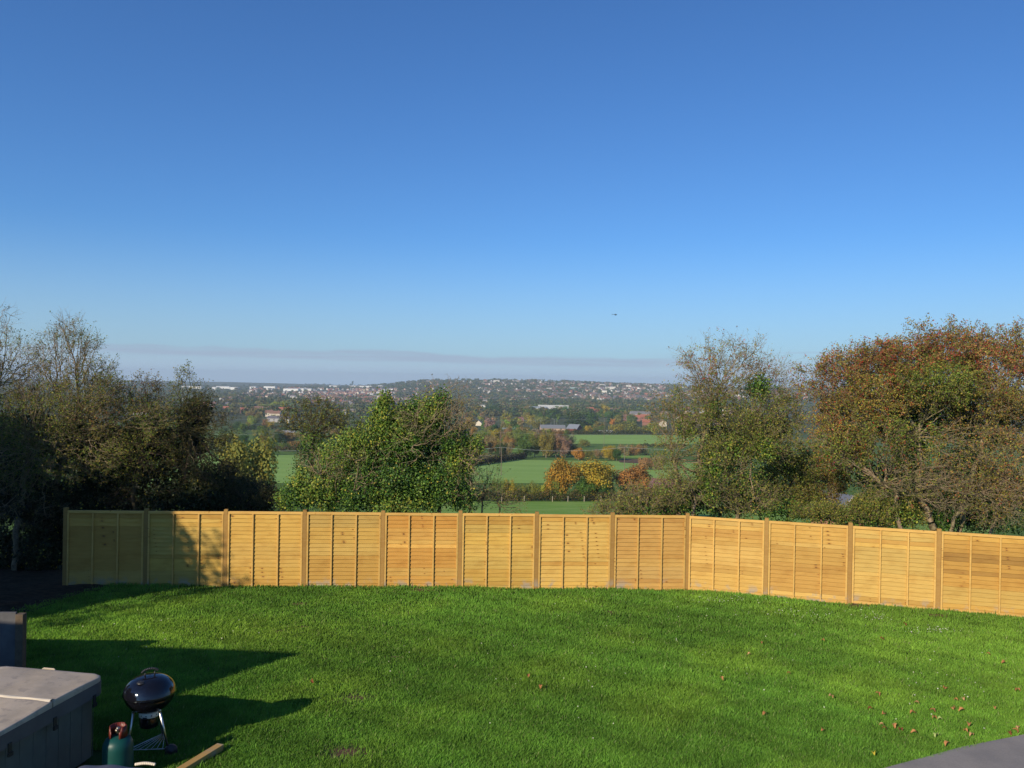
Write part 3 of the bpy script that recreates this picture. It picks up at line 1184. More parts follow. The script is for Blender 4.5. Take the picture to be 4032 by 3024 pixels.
# --- slender tree left of centre
near_tree('ash_sapling', 'slender olive leaved tree with a dark ivy column left of the ivy bush', 'tree', 26.0,
          [[(668, 1150, 0), (672, 1060, 0), (676, 960, 0), (672, 900, 0)]],
          [(645, 900, 34, 32, 0, 60, .42, OLV), (690, 880, 34, 22, 0, 60, .42, OLV), (725, 900, 36, 24, 0, 60, .45, OLV), (700, 925, 55, 30, 0, 110, .45, OLV),
           (625, 915, 24, 20, 0, 34, .4, HAW), (760, 930, 40, 24, .2, 60, .5, OLV)],
          ivy=[(672, 962, 30, 38, 0, 100, IVY), (702, 985, 40, 20, 0, 70, IVY), (655, 1000, 24, 24, 0, 40, IVY)],
          tw=(0.18, 0.4), seed=14, bark='bark_dark', ivy_lpn=14)
# --- centre ivy bush
near_tree('ivy_bush', 'broad glossy ivy covered bush with pale bare branches poking out, centre left', 'shrub', 21.9,
          [[(840, 1200, 0), (850, 1080, 0), (880, 980, 0), (905, 900, 0)], [(930, 1200, .2), (950, 1090, .2), (975, 1000, .2), (985, 930, .2)],
           [(700, 1200, 0), (710, 1100, 0), (715, 1050, 0)]],
          [(960, 850, 55, 25, 0, 36, .14, HAW), (930, 905, 80, 45, -.5, 110, .1, OLV), (1000, 900, 36, 42, 0, 50, .2, HAW), (880, 960, 90, 50, -.5, 55, .2, OLV),
           (780, 1020, 90, 50, -.5, 60, .4, OLV), (700, 1000, 60, 30, -.4, 70, .5, IVL), (1000, 1040, 40, 60, 0, 70, .2, OLV), (1010, 990, 34, 30, -.2, 40, .3, OLV)],
          ivy=[(828, 872, 18, 16, -.2, 26, IVL), (832, 905, 40, 34, 0, 130, IVL), (900, 892, 42, 28, .2, 120, IVY), (880, 930, 60, 40, .0, 140, IVL), (938, 888, 34, 36, 0, 130, IVL), (800, 955, 52, 38, 0, 150, IVL),
               (880, 950, 90, 60, .3, 330, IVY), (985, 955, 42, 45, .2, 120, IVY), (995, 995, 42, 45, .1, 120, IVL), (740, 985, 62, 40, 0, 160, IVL), (850, 1030, 120, 62, .2, 420, IVY), (880, 1030, 130, 60, .9, 300, IVD), (900, 950, 90, 50, .9, 220, IVD),
               (690, 1050, 72, 48, 0, 260, IVL), (640, 1070, 40, 34, 0, 80, IVY), (760, 1070, 90, 40, .1, 260, IVY), (950, 1050, 72, 52, .1, 260, IVY), (870, 1085, 90, 26, -.1, 170, IVL),
               (1000, 1075, 36, 30, 0, 60, IVY), (828, 858, 12, 9, -.2, 14, IVL), (862, 895, 20, 16, 0, 30, IVL), (955, 862, 16, 14, 0, 26, IVY), (760, 950, 26, 18, 0, 40, IVL), (1030, 960, 18, 22, 0, 26, IVL), (615, 1080, 20, 20, 0, 26, IVL)],
          tw=(0.25, 0.6), tw_per=1, seed=15, tip=0.0045, rmax=.07, ivy_lpn=21, up=.25, isize=(.04, .068))
# --- thin scrub right of the ivy bush
near_tree('bramble_scrub', 'low see-through scrub with thin pale stems just right of the ivy bush', 'shrub', 22.6,
          [[(1045, 1150, 0), (1042, 1090, 0), (1035, 1050, 0)], [(1075, 1150, 0), (1080, 1095, 0), (1085, 1060, 0)], [(1020, 1150, 0), (1018, 1090, 0), (1012, 1060, 0)]],
          [(1030, 1050, 44, 34, 0, 70, .28, IVY), (1070, 1070, 40, 30, 0, 60, .32, OLV), (1010, 1080, 40, 26, 0, 60, .4, IVY), (1060, 1020, 28, 26, 0, 22, .2, IVY), (1110, 1090, 30, 16, 0, 40, .5, OLV)],
          tw=(0.2, 0.4), tw_per=1, seed=16, tip=.003, rmax=.03)
# --- low scrub before the right-hand hawthorn
near_tree('bramble_scrub', 'tangled low bramble heap with arching pale stems left of the slim hawthorn', 'shrub', 21.4,
          [[(1400, 1170, 0), (1402, 1120, 0), (1405, 1100, 0)], [(1340, 1170, 0), (1340, 1120, 0), (1338, 1100, 0)], [(1460, 1170, 0), (1458, 1110, 0), (1455, 1080, 0)]],
          [(1340, 1095, 44, 18, 0, 90, .5, OLV), (1400, 1085, 60, 28, 0, 160, .5, OLV), (1450, 1060, 42, 45, 0, 130, .5, OLV), (1300, 1105, 26, 10, 0, 30, .5, OLV), (1370, 1065, 40, 16, 0, 30, .15, HAW)],
          ivy=[(1400, 1100, 75, 20, .2, 170, IVY), (1465, 1080, 40, 34, .2, 110, IVY)],
          tw=(0.2, 0.45), tw_per=2, seed=17, tip=.0035, rmax=.03, ivy_lpn=12)


# --- slim hawthorn, right of centre
def ber5(tp):
    return np.where((tp[:, 2] > 5.3), 0.05, 0.0)


near_tree('hawthorn_tree', 'slim many stemmed hawthorn with reddish twigs behind the bend of the fence', 'tree', 21.5,
          [[(1512, 1200, 0), (1500, 1090, 0), (1508, 990, 0), (1530, 900, 0), (1560, 830, 0)], [(1490, 1200, 0), (1478, 1090, .1), (1462, 1020, .1), (1450, 950, .1)],
           [(1585, 1200, .3), (1590, 1090, .3), (1610, 980, .3), (1640, 890, .3)]],
          [(1520, 800, 45, 42, 0, 80, .42, HAW), (1565, 770, 42, 30, 0, 50, .24, HAW), (1610, 790, 50, 34, .1, 80, .22, HAW), (1560, 840, 65, 38, 0, 150, .35, OLV),
           (1500, 880, 62, 52, 0, 170, .42, MIX), (1440, 900, 40, 48, 0, 70, .25, HAW), (1460, 970, 44, 60, 0, 120, .35, OLV), (1640, 800, 34, 34, .1, 36, .2, HAW),
           (1670, 830, 42, 26, .2, 50, .3, HAW), (1650, 880, 75, 45, .2, 190, .5, MIX), (1560, 930, 85, 60, 0, 260, .62, OLV), (1690, 900, 55, 38, .3, 110, .45, MIX), (1650, 960, 90, 52, .2, 250, .62, OLV),
           (1560, 1010, 80, 50, 0, 180, .45, OLV), (1740, 870, 26, 26, .3, 20, .3, HAW), (1530, 748, 22, 16, 0, 14, .12, HAW), (1625, 750, 26, 18, 0, 16, .12, HAW), (1485, 775, 26, 20, 0, 16, .2, HAW), (1690, 790, 26, 18, 0, 14, .12, HAW), (1585, 742, 20, 10, 0, 10, .1, HAW),
           (1520, 1060, 60, 40, -.1, 120, .35, OLV), (1620, 1075, 70, 36, -.1, 150, .45, OLV)],
          ivy=[(1537, 1000, 20, 46, -.15, 70, IVL), (1650, 970, 46, 26, -.1, 90, IVL), (1480, 930, 20, 24, 0, 36, IVL), (1637, 835, 30, 24, 0, 80, IVY), (1545, 880, 22, 20, 0, 40, IVY), (1590, 965, 60, 26, 0, 100, IVL), (1655, 925, 60, 36, .6, 200, IVD), (1535, 1030, 34, 40, -.1, 80, IVY), (1435, 1065, 26, 14, 0, 36, IVL),
               (1610, 1040, 60, 40, .3, 150, IVY), (1560, 1000, 40, 30, .4, 90, IVY), (1560, 1085, 80, 30, .7, 260, IVD), (1490, 1075, 50, 34, .7, 170, IVD), (1560, 940, 50, 50, .8, 160, IVD), (1530, 1050, 22, 50, -.1, 60, IVL)],
          tw=(0.22, 0.55), tw_per=2, seed=18, tip=.0028, side=1, berries=ber5, rmax=.075, up=.6, ivy_lpn=12, lpt=2.0)
# --- shrubs between the two
near_tree('hedge_shrub', 'green and rusty shrub between the slim and the berried hawthorn', 'shrub', 23.0,
          [[(1700, 1220, 0), (1700, 1120, 0), (1700, 1060, 0)], [(1790, 1220, 0), (1790, 1130, 0), (1790, 1080, 0)], [(1640, 1220, 0), (1640, 1130, 0), (1645, 1080, 0)]],
          [(1700, 1040, 80, 50, 0, 330, .75, OLV), (1630, 1070, 60, 36, 0, 200, .6, OLV), (1770, 1060, 52, 52, .2, 220, .7, HAW), (1720, 1000, 62, 34, .2, 180, .7, OLV), (1800, 1020, 40, 46, .3, 150, .7, HAW)],
          ivy=[(1700, 1070, 85, 32, .5, 200, IVY)],
          tw=(0.15, 0.35), tw_per=2, lpt=1.6, seed=19, tip=.003, rmax=.04, ivy_lpn=10)
near_tree('hedge_shrub', 'low green shrub seen just over the fence below the berried hawthorn', 'shrub', 21.3,
          [[(1900, 1240, 0), (1900, 1150, 0), (1900, 1110, 0)], [(1830, 1240, 0), (1830, 1150, 0), (1835, 1110, 0)]],
          [(1760, 1105, 60, 14, 0, 130, .6, OLV), (1830, 1112, 60, 16, 0, 150, .6, OLV), (1900, 1095, 60, 34, 0, 230, .6, OLV), (1960, 1110, 40, 34, 0, 130, .6, OLV)],
          ivy=[(1920, 1105, 60, 34, .1, 190, IVL), (1850, 1122, 70, 14, .1, 110, IVY), (1760, 1112, 60, 12, .2, 90, IVY), (1680, 1100, 60, 20, .3, 120, IVY)],
          tw=(0.15, 0.35), tw_per=2, lpt=1.6, seed=20, tip=.003, rmax=.04, ivy_lpn=11)


# --- the big berried hawthorn
def ber6(tp):
    w = np.where(tp[:, 2] > 5.6, 0.04, 0.008)
    w = np.where((tp[:, 0] < 10.1), w + 0.05 * (np.sin(tp[:, 0] * 6 + tp[:, 2] * 5) > 0.35), w)
    w = np.where((tp[:, 2] > 5.9) & (np.sin(tp[:, 0] * 4.2) > 0.2), w + 0.07, w)
    return w


near_tree('hawthorn_tree', 'big spreading hawthorn with red berries and russet leaves at the right', 'tree', 20.9,
          [[(2028, 1240, 0), (2022, 1150, 0), (1990, 1080, 0), (1985, 980, 0), (1990, 880, 0)], [(2068, 1240, .3), (2072, 1150, .3), (2080, 1080, .3), (2120, 980, .3), (2140, 880, .3)],
           [(2112, 1240, 0), (2122, 1170, 0), (2150, 1130, 0), (2165, 1060, -.1), (2175, 950, 0)], [(2022, 1170, 0), (2060, 1120, -.2), (2100, 1075, -.3), (2170, 1050, -.4)],
           [(1985, 1080, 0), (1930, 1045, -.1), (1890, 1050, -.2)]],
          [(1830, 800, 62, 38, .1, 180, .42, HAR), (1790, 840, 40, 34, .1, 90, .35, HAR), (1890, 781, 52, 36, 0, 150, .42, HAR), (1960, 781, 75, 44, 0, 280, .6, HAR),
           (2060, 761, 85, 44, .1, 330, .6, HAR), (2150, 786, 75, 50, .1, 260, .55, HAR), (2230, 776, 60, 50, .2, 180, .5, HAR), (1900, 850, 95, 55, -.2, 380, .55, HAW), (2010, 830, 110, 50, -.4, 420, .6, MIX),
           (2130, 860, 100, 55, -.2, 330, .45, HAW), (1840, 910, 80, 62, -.1, 300, .5, HAW), (1810, 985, 62, 42, 0, 180, .45, MIX), (1900, 950, 80, 52, -.5, 200, .4, MIX), (2220, 900, 60, 90, 0, 200, .4, HAW),
           (2090, 960, 100, 60, -.8, 150, .22, HAW), (2180, 1000, 70, 70, -.6, 170, .3, HAW), (2000, 1030, 90, 50, -.8, 120, .12, HAW), (1930, 1050, 80, 36, -.6, 90, .15, OLV), (2140, 1070, 80, 42, -.7, 130, .3, HAW),
           (1998, 724, 16, 18, 0, 12, .6, HAW), (2062, 719, 20, 16, 0, 14, .6, HAW), (2185, 729, 22, 18, 0, 16, .5, HAW), (1850, 758, 24, 12, 0, 16, .4, HAW), (1758, 805, 30, 12, 0, 20, .45, HAW), (1738, 838, 22, 10, 0, 12, .5, HAW), (1800, 784, 24, 12, 0, 18, .45, HAW), (1928, 746, 30, 12, 0, 22, .45, HAW), (1985, 714, 14, 10, 0, 9, .5, HAW),
           (2110, 729, 22, 14, 0, 16, .5, HAW), (2145, 736, 16, 14, 0, 12, .5, HAW), (2200, 714, 20, 14, 0, 14, .5, HAW), (1780, 900, 30, 18, 0, 22, .5, HAW), (1770, 950, 24, 16, 0, 18, .4, HAW),
           (2060, 1060, 60, 60, -1.0, 110, .05, OLV), (2150, 1100, 60, 40, -1.0, 90, .08, OLV), (2200, 1040, 40, 60, -1.0, 90, .12, HAW)],
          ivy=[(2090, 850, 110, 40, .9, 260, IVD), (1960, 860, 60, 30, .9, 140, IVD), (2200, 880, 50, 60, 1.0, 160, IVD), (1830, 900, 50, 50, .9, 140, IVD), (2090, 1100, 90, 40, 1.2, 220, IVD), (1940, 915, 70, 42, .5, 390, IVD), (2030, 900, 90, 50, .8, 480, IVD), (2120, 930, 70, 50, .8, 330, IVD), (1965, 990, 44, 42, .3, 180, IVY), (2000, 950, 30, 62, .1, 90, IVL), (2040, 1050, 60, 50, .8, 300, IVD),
               (2130, 1040, 70, 45, .9, 285, IVD), (1950, 1100, 46, 26, .2, 100, IVL), (2040, 1125, 30, 28, .4, 90, IVY), (2080, 1000, 60, 40, 1.0, 225, IVD), (2180, 1060, 60, 50, 1.2, 300, IVD), (1990, 1060, 60, 60, 1.1, 330, IVD), (1900, 1030, 60, 40, 1.0, 240, IVD), (2120, 1110, 44, 44, .9, 165, IVD), (2180, 1130, 44, 24, .2, 60, IVY), (1840, 960, 50, 30, .7, 165, IVD)],
          tw=(0.2, 0.46), tw_per=2, seed=21, tip=.0031, side=1, berries=ber6, rmax=.11, up=.2, ivy_lpn=13, lpt=3.0, lsize=(.034, .060))


# --- neighbours' tall trees beyond the left edge; they shade the end of the fence
def shade_tree(name, label, x, y, h, rad, seed, n=9000):
    r = np.random.default_rng(seed)
    root = empty(name, (x, y, Hs(x, y)))
    tag(root, label, 'tree', 'neighbouring trees left of the garden')
    mb = MB()
    mb.tube((0, 0, -.2), (0.1, 0, h * .7), .2, .06, 8)
    for k in range(10):
        a = r.uniform(0, 6.28)
        z0 = h * r.uniform(.2, .65)
        mb.tube((0, 0, z0), (math.cos(a) * rad * .7, math.sin(a) * rad * .7, z0 + h * .18), .06, .02, 5)
    mb.build('trunk', [M['bark_dark']], root)
    v = r.normal(size=(n, 3))
    v /= np.linalg.norm(v, axis=1, keepdims=True)
    rr = r.uniform(.3, 1, (n, 1)) ** .5 * (0.85 + .15 * np.sin(v[:, :1] * 6 + seed) * np.cos(v[:, 2:3] * 7))
    P = v * rr * np.array([rad, rad, h * .5]) + np.array([0, 0, h * .52])
    k = np.interp(P[:, 2] / h, [0, .3, .65, 1.0], [.9, 1.0, .62, .25])
    P[:, 0] *= k
    P[:, 1] *= k
    # stray outer sprays so the shade breaks up at its edge
    m2 = 130
    sv = r.normal(size=(m2, 3))
    sv /= np.linalg.norm(sv, axis=1, keepdims=True)
    sp = sv * np.array([rad, rad, h * .5]) * r.uniform(.95, 1.13, (m2, 1)) + np.array([0, 0, h * .52])
    kk = np.interp(sp[:, 2] / h, [0, .3, .65, 1.0], [.9, 1.0, .62, .25])
    sp[:, :2] *= kk[:, None]
    sp = np.repeat(sp, 40, 0) + r.normal(size=(m2 * 40, 3)) * np.array([.22, .22, .13])
    P = np.concatenate([P, sp])
    v = np.concatenate([v, np.repeat(sv, 40, 0)])
    n = len(P)
    V, F = leaf_batch(P, r.uniform(.10, .18, n), v, .5, .8, r)
    np_mesh('crown', V, F, M['leaf'], root, pal(n, DRK, None, .3, r))


shade_tree('leafy_tree', 'dark leafy tree off the left edge, nearest the garage', -18.6, 9.4, 9.6, 4.3, 31, 60000)
shade_tree('leafy_tree', 'dark leafy tree off the left edge, middle of the row', -22.0, 12.6, 10.2, 4.0, 32, 40000)
shade_tree('leafy_tree', 'dark leafy tree off the left edge beside the hawthorns', -17.0, 16.5, 6.4, 2.4, 33, 20000)
shade_tree('leafy_tree', 'dark leafy tree off the left edge, farthest from the house', -27.0, 13.5, 11.0, 4.4, 34, 30000)



# ================================================================== VALLEY: fields
sheet('field', gpts((560, 1905), (2900, 1905), (2750, 1822), (560, 1782)), M['field'], 0.10)
sheet('field', gpts((2085, 1747), (3000, 1752), (3000, 1714), (2120, 1712)), M['field'], 0.12)
sheet('stubble_field', gpts((1850, 1812), (2045, 1796), (2060, 1786), (1850, 1794)), M['stubble'], 0.16)
sheet('meadow', gpts((1975, 1781), (2065, 1780), (2050, 1767), (1985, 1767)), M['meadow'], 0.16)
sheet('meadow', gpts((2430, 1802), (2560, 1806), (2560, 1795), (2430, 1793)), M['meadow'], 0.16)
sheet('bare_earth', gpts((2440, 1822), (2560, 1828), (2560, 1812), (2430, 1806)), M['plough'], 0.19)
sheet('rough_pasture', gpts((1500, 2090), (3900, 2120), (3900, 1985), (1500, 1972)), M['meadow'], 0.12)


# ------------------------------------------------------------------ trees of the valley
def proto_crown(name, seed, n, shape='round', leaf=0.045, sparse=0.0):
    r = np.random.default_rng(seed)
    P, N = [], []
    if shape == 'round':
        lobes = [((r.uniform(-.30, .30), r.uniform(-.30, .30), r.uniform(.18, .80)), r.uniform(.13, .22)) for _ in range(24)]
        lobes += [((0, 0, .5), .33)]
    elif shape == 'tall':
        lobes = [((r.uniform(-.17, .17), r.uniform(-.17, .17), r.uniform(.22, .88)), r.uniform(.10, .17)) for _ in range(16)]
    elif shape == 'poplar':
        lobes = [((r.uniform(-.06, .06), r.uniform(-.06, .06), z), .11 * (1.1 - abs(z - .45))) for z in np.linspace(.12, .93, 14)]
    elif shape == 'bush':
        lobes = [((r.uniform(-.5, .5), r.uniform(-.4, .4), r.uniform(.15, .7)), r.uniform(.2, .34)) for _ in range(14)]
    tot = sum(q[1] ** 2 for q in lobes)
    for c, rad in lobes:
        m = int(n * rad * rad / tot)
        v = r.normal(size=(m, 3))
        v /= np.linalg.norm(v, axis=1, keepdims=True)
        rr = rad * r.uniform(.62, 1.06, (m, 1)) * (1 + .14 * np.sin(v[:, :1] * 7 + c[0] * 20) * np.cos(v[:, 2:3] * 8))
        P.append(np.array(c) + v * rr)
        N.append(v)
    P, N = np.concatenate(P), np.concatenate(N)
    keep = P[:, 2] > 0.03
    P, N = P[keep], N[keep]
    V, F = leaf_batch(P, r.uniform(leaf * .6, leaf * 1.3, len(P)), N + np.array([0, 0, .5]), 1.3, .85, r)
    tone = 1 + .25 * np.sin(P[:, 0] * 14 + seed) * np.cos(P[:, 2] * 13 + P[:, 1] * 9)
    c = (0.85 + .25 * r.random((len(P), 1))) * tone[:, None] * np.array([[1, 1, 1]])
    warm = r.random(len(P)) < .22
    c[warm] *= np.array([1.35, 1.08, .8])
    me = np_mesh(name, V, F, M['crown'], None, c, link=False)
    return me


def proto_trunk(h, seed, bare=False):
    r = random.Random(seed)
    mb = MB()
    mb.tube((0, 0, -.03), (0.01, 0, h), .028, .012, 6)
    for k in range(14 if bare else 7):
        a = r.uniform(0, 6.28)
        z0 = r.uniform(.2, h)
        L = r.uniform(.18, .36)
        e = (math.cos(a) * L, math.sin(a) * L, z0 + r.uniform(.12, .3))
        mb.tube((0, 0, z0), e, .012, .004, 4)
        if bare:
            for _ in range(5):
                b = r.uniform(0, 6.28)
                f = r.uniform(.4, 1)
                s = (e[0] * f, e[1] * f, z0 + (e[2] - z0) * f)
                mb.tube(s, (s[0] + math.cos(b) * .12, s[1] + math.sin(b) * .12, s[2] + .14), .005, .001, 3)
    return mb.build('trunk', [M['bark']], link=False)


PC = {'round': [proto_crown('crown', 41 + i, 9500, 'round', .036) for i in range(4)],
      'tall': [proto_crown('crown', 51 + i, 3000, 'tall', .034) for i in range(3)],
      'poplar': [proto_crown('crown', 61, 2000, 'poplar', .030)],
      'bush': [proto_crown('crown', 71 + i, 3200, 'bush', .055) for i in range(3)],
      'bare': [proto_crown('crown', 81, 1100, 'round', .022)]}
PCF = {k: [proto_crown('crown', 141 + i, 1300, k if k != 'bare' else 'round', .075) for i in range(3)] for k in ('round', 'tall', 'poplar', 'bush')}
PT = {'round': proto_trunk(.5, 1), 'tall': proto_trunk(.6, 2), 'poplar': proto_trunk(.8, 3), 'bush': proto_trunk(.3, 4), 'bare': proto_trunk(.75, 5, True)}
COLS = {'dark green': (.038, .076, .020), 'green': (.070, .120, .026), 'olive': (.140, .150, .036), 'yellow-green': (.22, .245, .040), 'golden': (.33, .270, .040),
        'orange': (.36, .225, .042), 'russet': (.27, .165, .058), 'brown': (.20, .155, .070), 'grey-brown': (.19, .15, .11), 'deep red': (.17, .035, .025)}
tree_n = [0]


def vtree(px, py, h=None, hpx=None, w=None, shape='round', col='green', label=None, group=None, name=None, jit=.12, Y=None, wpx=None):
    p = hit(px, py) if Y is None else None
    if Y is not None:
        q = at(px, py, Y)
        p = Vector((q.x, q.y, Hs(q.x, q.y)))
    if hpx:
        h = hpx * p.y / FPX
    wd = {'round': .92, 'tall': .62, 'poplar': .3, 'bush': 1.5, 'bare': .92}[shape]
    sx = w if w else (wpx * p.y / FPX / wd if wpx else h)
    c = (1.08 if col in ('golden', 'orange', 'russet') else 1.4) * np.array(COLS[col]) * np.array([random.gauss(1, jit), random.gauss(1, jit * .6), 1]) * random.uniform(.85, 1.15)
    tree_n[0] += 1
    far = p.y > 620 or h * FPX / p.y < 40
    nm = name or ('shrub' if shape == 'bush' else 'tree')
    label = label or f'{col} {nm} in the valley beyond the fields'
    rz = random.uniform(0, 6.28)
    if far:
        me = random.choice(PCF.get(shape, PCF['round']))
        o = bpy.data.objects.new(nm, me)
        COL.objects.link(o)
        root = o
        o.color = (*c, 1)
    else:
        root = empty(nm, (0, 0, 0))
        for mname, me in (('crown', random.choice(PC[shape])), ('trunk', PT[shape])):
            o = bpy.data.objects.new(mname, me)
            COL.objects.link(o)
            o.parent = root
            if mname == 'crown':
                o.color = (*c, 1)
    root.location = p
    root.rotation_euler = (0, 0, rz)
    root.scale = (sx, sx, h)
    tag(root, label, nm, group)
    return root


# the autumn maples beyond the meadow
vtree(2213, 1966, hpx=172, wpx=150, col='orange', label='golden maple with green lower leaves, left of the pair beyond the meadow', group='autumn maples beyond the meadow')
vtree(2342, 1966, hpx=170, wpx=172, col='golden', label='golden green maple, right of the touching pair beyond the meadow', group='autumn maples beyond the meadow')
vtree(2498, 1962, hpx=140, wpx=190, col='russet', label='broad russet and yellow tree behind the bramble heap, right of the two golden maples', group='autumn maples beyond the meadow')
vtree(2190, 1968, hpx=84, wpx=90, shape='round', col='olive', label='olive green lower growth at the foot of the left golden maple', group='autumn maples beyond the meadow')
vtree(2300, 1969, hpx=92, wpx=90, shape='round', col='green', label='green lower growth between the two golden maples', group='autumn maples beyond the meadow')
vtree(2380, 1969, hpx=100, wpx=80, shape='round', col='dark green', label='dark green growth at the right foot of the right golden maple', group='autumn maples beyond the meadow')
vtree(2278, 1812, hpx=52, wpx=58, col='orange', label='small solitary orange tree at the far edge of the green field')
vtree(966, 1900, hpx=415, wpx=240, col='olive', label='large olive green oak down the slope behind the dark scrub', Y=88)
for i, (x, hp, c) in enumerate([(1965, 95, 'olive'), (2010, 92, 'golden'), (2050, 70, 'olive'), (2090, 80, 'olive'), (2130, 72, 'yellow-green'), (2165, 66, 'olive'), (2280, 60, 'dark green'), (2400, 60, 'green')]):
    vtree(x, 1968, hpx=hp, wpx=62, shape='bush', col=c, label=f'{c} bush in the hedge line beyond the near meadow', group='hedge bushes beyond the near meadow')
for (x, b, hp, wp, s, c) in [(2000, 1795, 60, 45, 'round', 'brown'), (1972, 1800, 62, 50, 'round', 'dark green'), (2060, 1802, 82, 60, 'round', 'green'), (2105, 1800, 95, 62, 'round', 'olive'),
                             (2150, 1802, 112, 70, 'round', 'olive'), (2188, 1802, 80, 55, 'tall', 'brown'), (2222, 1802, 86, 60, 'round', 'grey-brown'), (2250, 1800, 60, 50, 'round', 'olive'),
                             (2320, 1806, 40, 60, 'bush', 'olive'), (2355, 1806, 44, 60, 'bush', 'brown'), (2398, 1812, 62, 62, 'round', 'golden'), (2428, 1814, 52, 38, 'round', 'dark green'),
                             (2455, 1796, 54, 60, 'bush', 'brown'), (2495, 1794, 52, 60, 'bush', 'russet'), (2530, 1792, 46, 60, 'bush', 'brown'), (2540, 1850, 60, 80, 'bush', 'brown'), (2590, 1850, 66, 90, 'bush', 'brown'),
                             (2300, 1760, 34, 70, 'bush', 'olive'), (2240, 1752, 40, 70, 'bush', 'brown'), (2100, 1740, 50, 50, 'round', 'yellow-green'), (2020, 1745, 55, 50, 'round', 'yellow-green'),
                             (1945, 1745, 60, 60, 'round', 'golden'), (1900, 1750, 60, 60, 'round', 'olive'), (1160, 1772, 44, 70, 'bush', 'russet'), (1120, 1776, 40, 60, 'bush', 'green'), (1200, 1772, 36, 60, 'bush', 'olive')]:
    vtree(x, b, hpx=hp, wpx=wp, shape=s, col=c, label=f'{c} {"shrub" if s == "bush" else "tree"} in the row between the green fields', group='trees between the green fields')
for (x, b, hp, wp, s, c, lb) in [
        (2265, 1684, 72, 88, 'round', 'dark green', 'big dark oak, left one of the pair beside the barn'), (2328, 1684, 66, 84, 'round', 'dark green', 'big dark oak, right one of the pair beside the barn'),
        (2424, 1662, 42, 78, 'round', 'dark green', 'wide dark evergreen tree left of the brick terraces'), (2384, 1640, 50, 36, 'tall', 'golden', 'narrow golden poplar standing above the dark oaks'),
        (2430, 1706, 44, 60, 'round', 'yellow-green', 'yellow-green tree behind the white caravans'), (2478, 1708, 56, 82, 'round', 'olive', 'broad olive tree at the hedge below the brick terraces'),
        (2572, 1712, 56, 62, 'round', 'yellow-green', 'bright green tree at the right end of the far hedge'), (2412, 1672, 26, 26, 'round', 'orange', 'small orange tree below the dark evergreen'),
        (2182, 1650, 50, 74, 'round', 'dark green', 'dark tree in front of the long warehouse, right'), (2100, 1648, 42, 100, 'round', 'green', 'wide green tree in front of the long warehouse, left'),
        (2232, 1632, 38, 50, 'round', 'green', 'green tree at the right end of the warehouse'), (1995, 1668, 46, 52, 'round', 'golden', 'golden willow left of the brick house'),
        (1927, 1698, 62, 58, 'bare', 'grey-brown', 'bare grey-brown tree left of the green roofed station'), (2088, 1670, 40, 42, 'round', 'golden', 'golden tree above the street lamps'),
        (2135, 1672, 36, 60, 'round', 'olive', 'olive tree above the street lamps'), (2034, 1613, 15, 20, 'round', 'deep red', 'small red tree left of the warehouse'),
        (2110, 1690, 36, 50, 'round', 'olive', 'olive tree between the station and the barn'), (2360, 1700, 46, 60, 'round', 'olive', 'olive tree left of the caravans'),
        (2310, 1704, 34, 34, 'round', 'green', 'small green tree just right of the barn'), (2206, 1700, 34, 40, 'round', 'dark green', 'dark tree in front of the barn'),
        (1940, 1632, 34, 60, 'round', 'dark green', 'dark tree right below the cream villa'), (1860, 1626, 20, 34, 'round', 'yellow-green', 'yellow bush below the cream villa'),
        (2200, 1510, 8, 12, 'round', 'dark green', 'dark tree on the skyline above the town'), (2298, 1514, 13, 18, 'round', 'dark green', 'first of three dark skyline trees'),
        (2312, 1514, 12, 14, 'round', 'dark green', 'second of three dark skyline trees'), (2324, 1514, 12, 12, 'round', 'dark green', 'third of three dark skyline trees'),
        (2341, 1515, 13, 9, 'tall', 'dark green', 'lone upright dark tree on the skyline'), (1388, 1518, 20, 8, 'tall', 'dark green', 'tall thin conifer on the skyline left of the bush'),
        (1380, 1518, 9, 10, 'round', 'dark green', 'low dark tree beside the thin skyline conifer'),
        (905, 1592, 24, 30, 'round', 'russet', 'rusty tree left of the red roofed terraces'), (920, 1570, 22, 34, 'round', 'olive', 'pale olive tree above the red roofed terraces'),
        (1060, 1612, 26, 80, 'round', 'yellow-green', 'yellow-green tree row behind the red roofed terraces'), (1100, 1608, 34, 90, 'round', 'yellow-green', 'tallest yellow-green trees behind the red roofed terraces'),
        (1000, 1640, 22, 60, 'round', 'russet', 'rusty tree below the left red terrace'), (1065, 1690, 36, 42, 'round', 'golden', 'golden round tree below the slate bungalows')]:
    vtree(x, b, hpx=hp, wpx=wp, shape=s, col=c, label=lb)

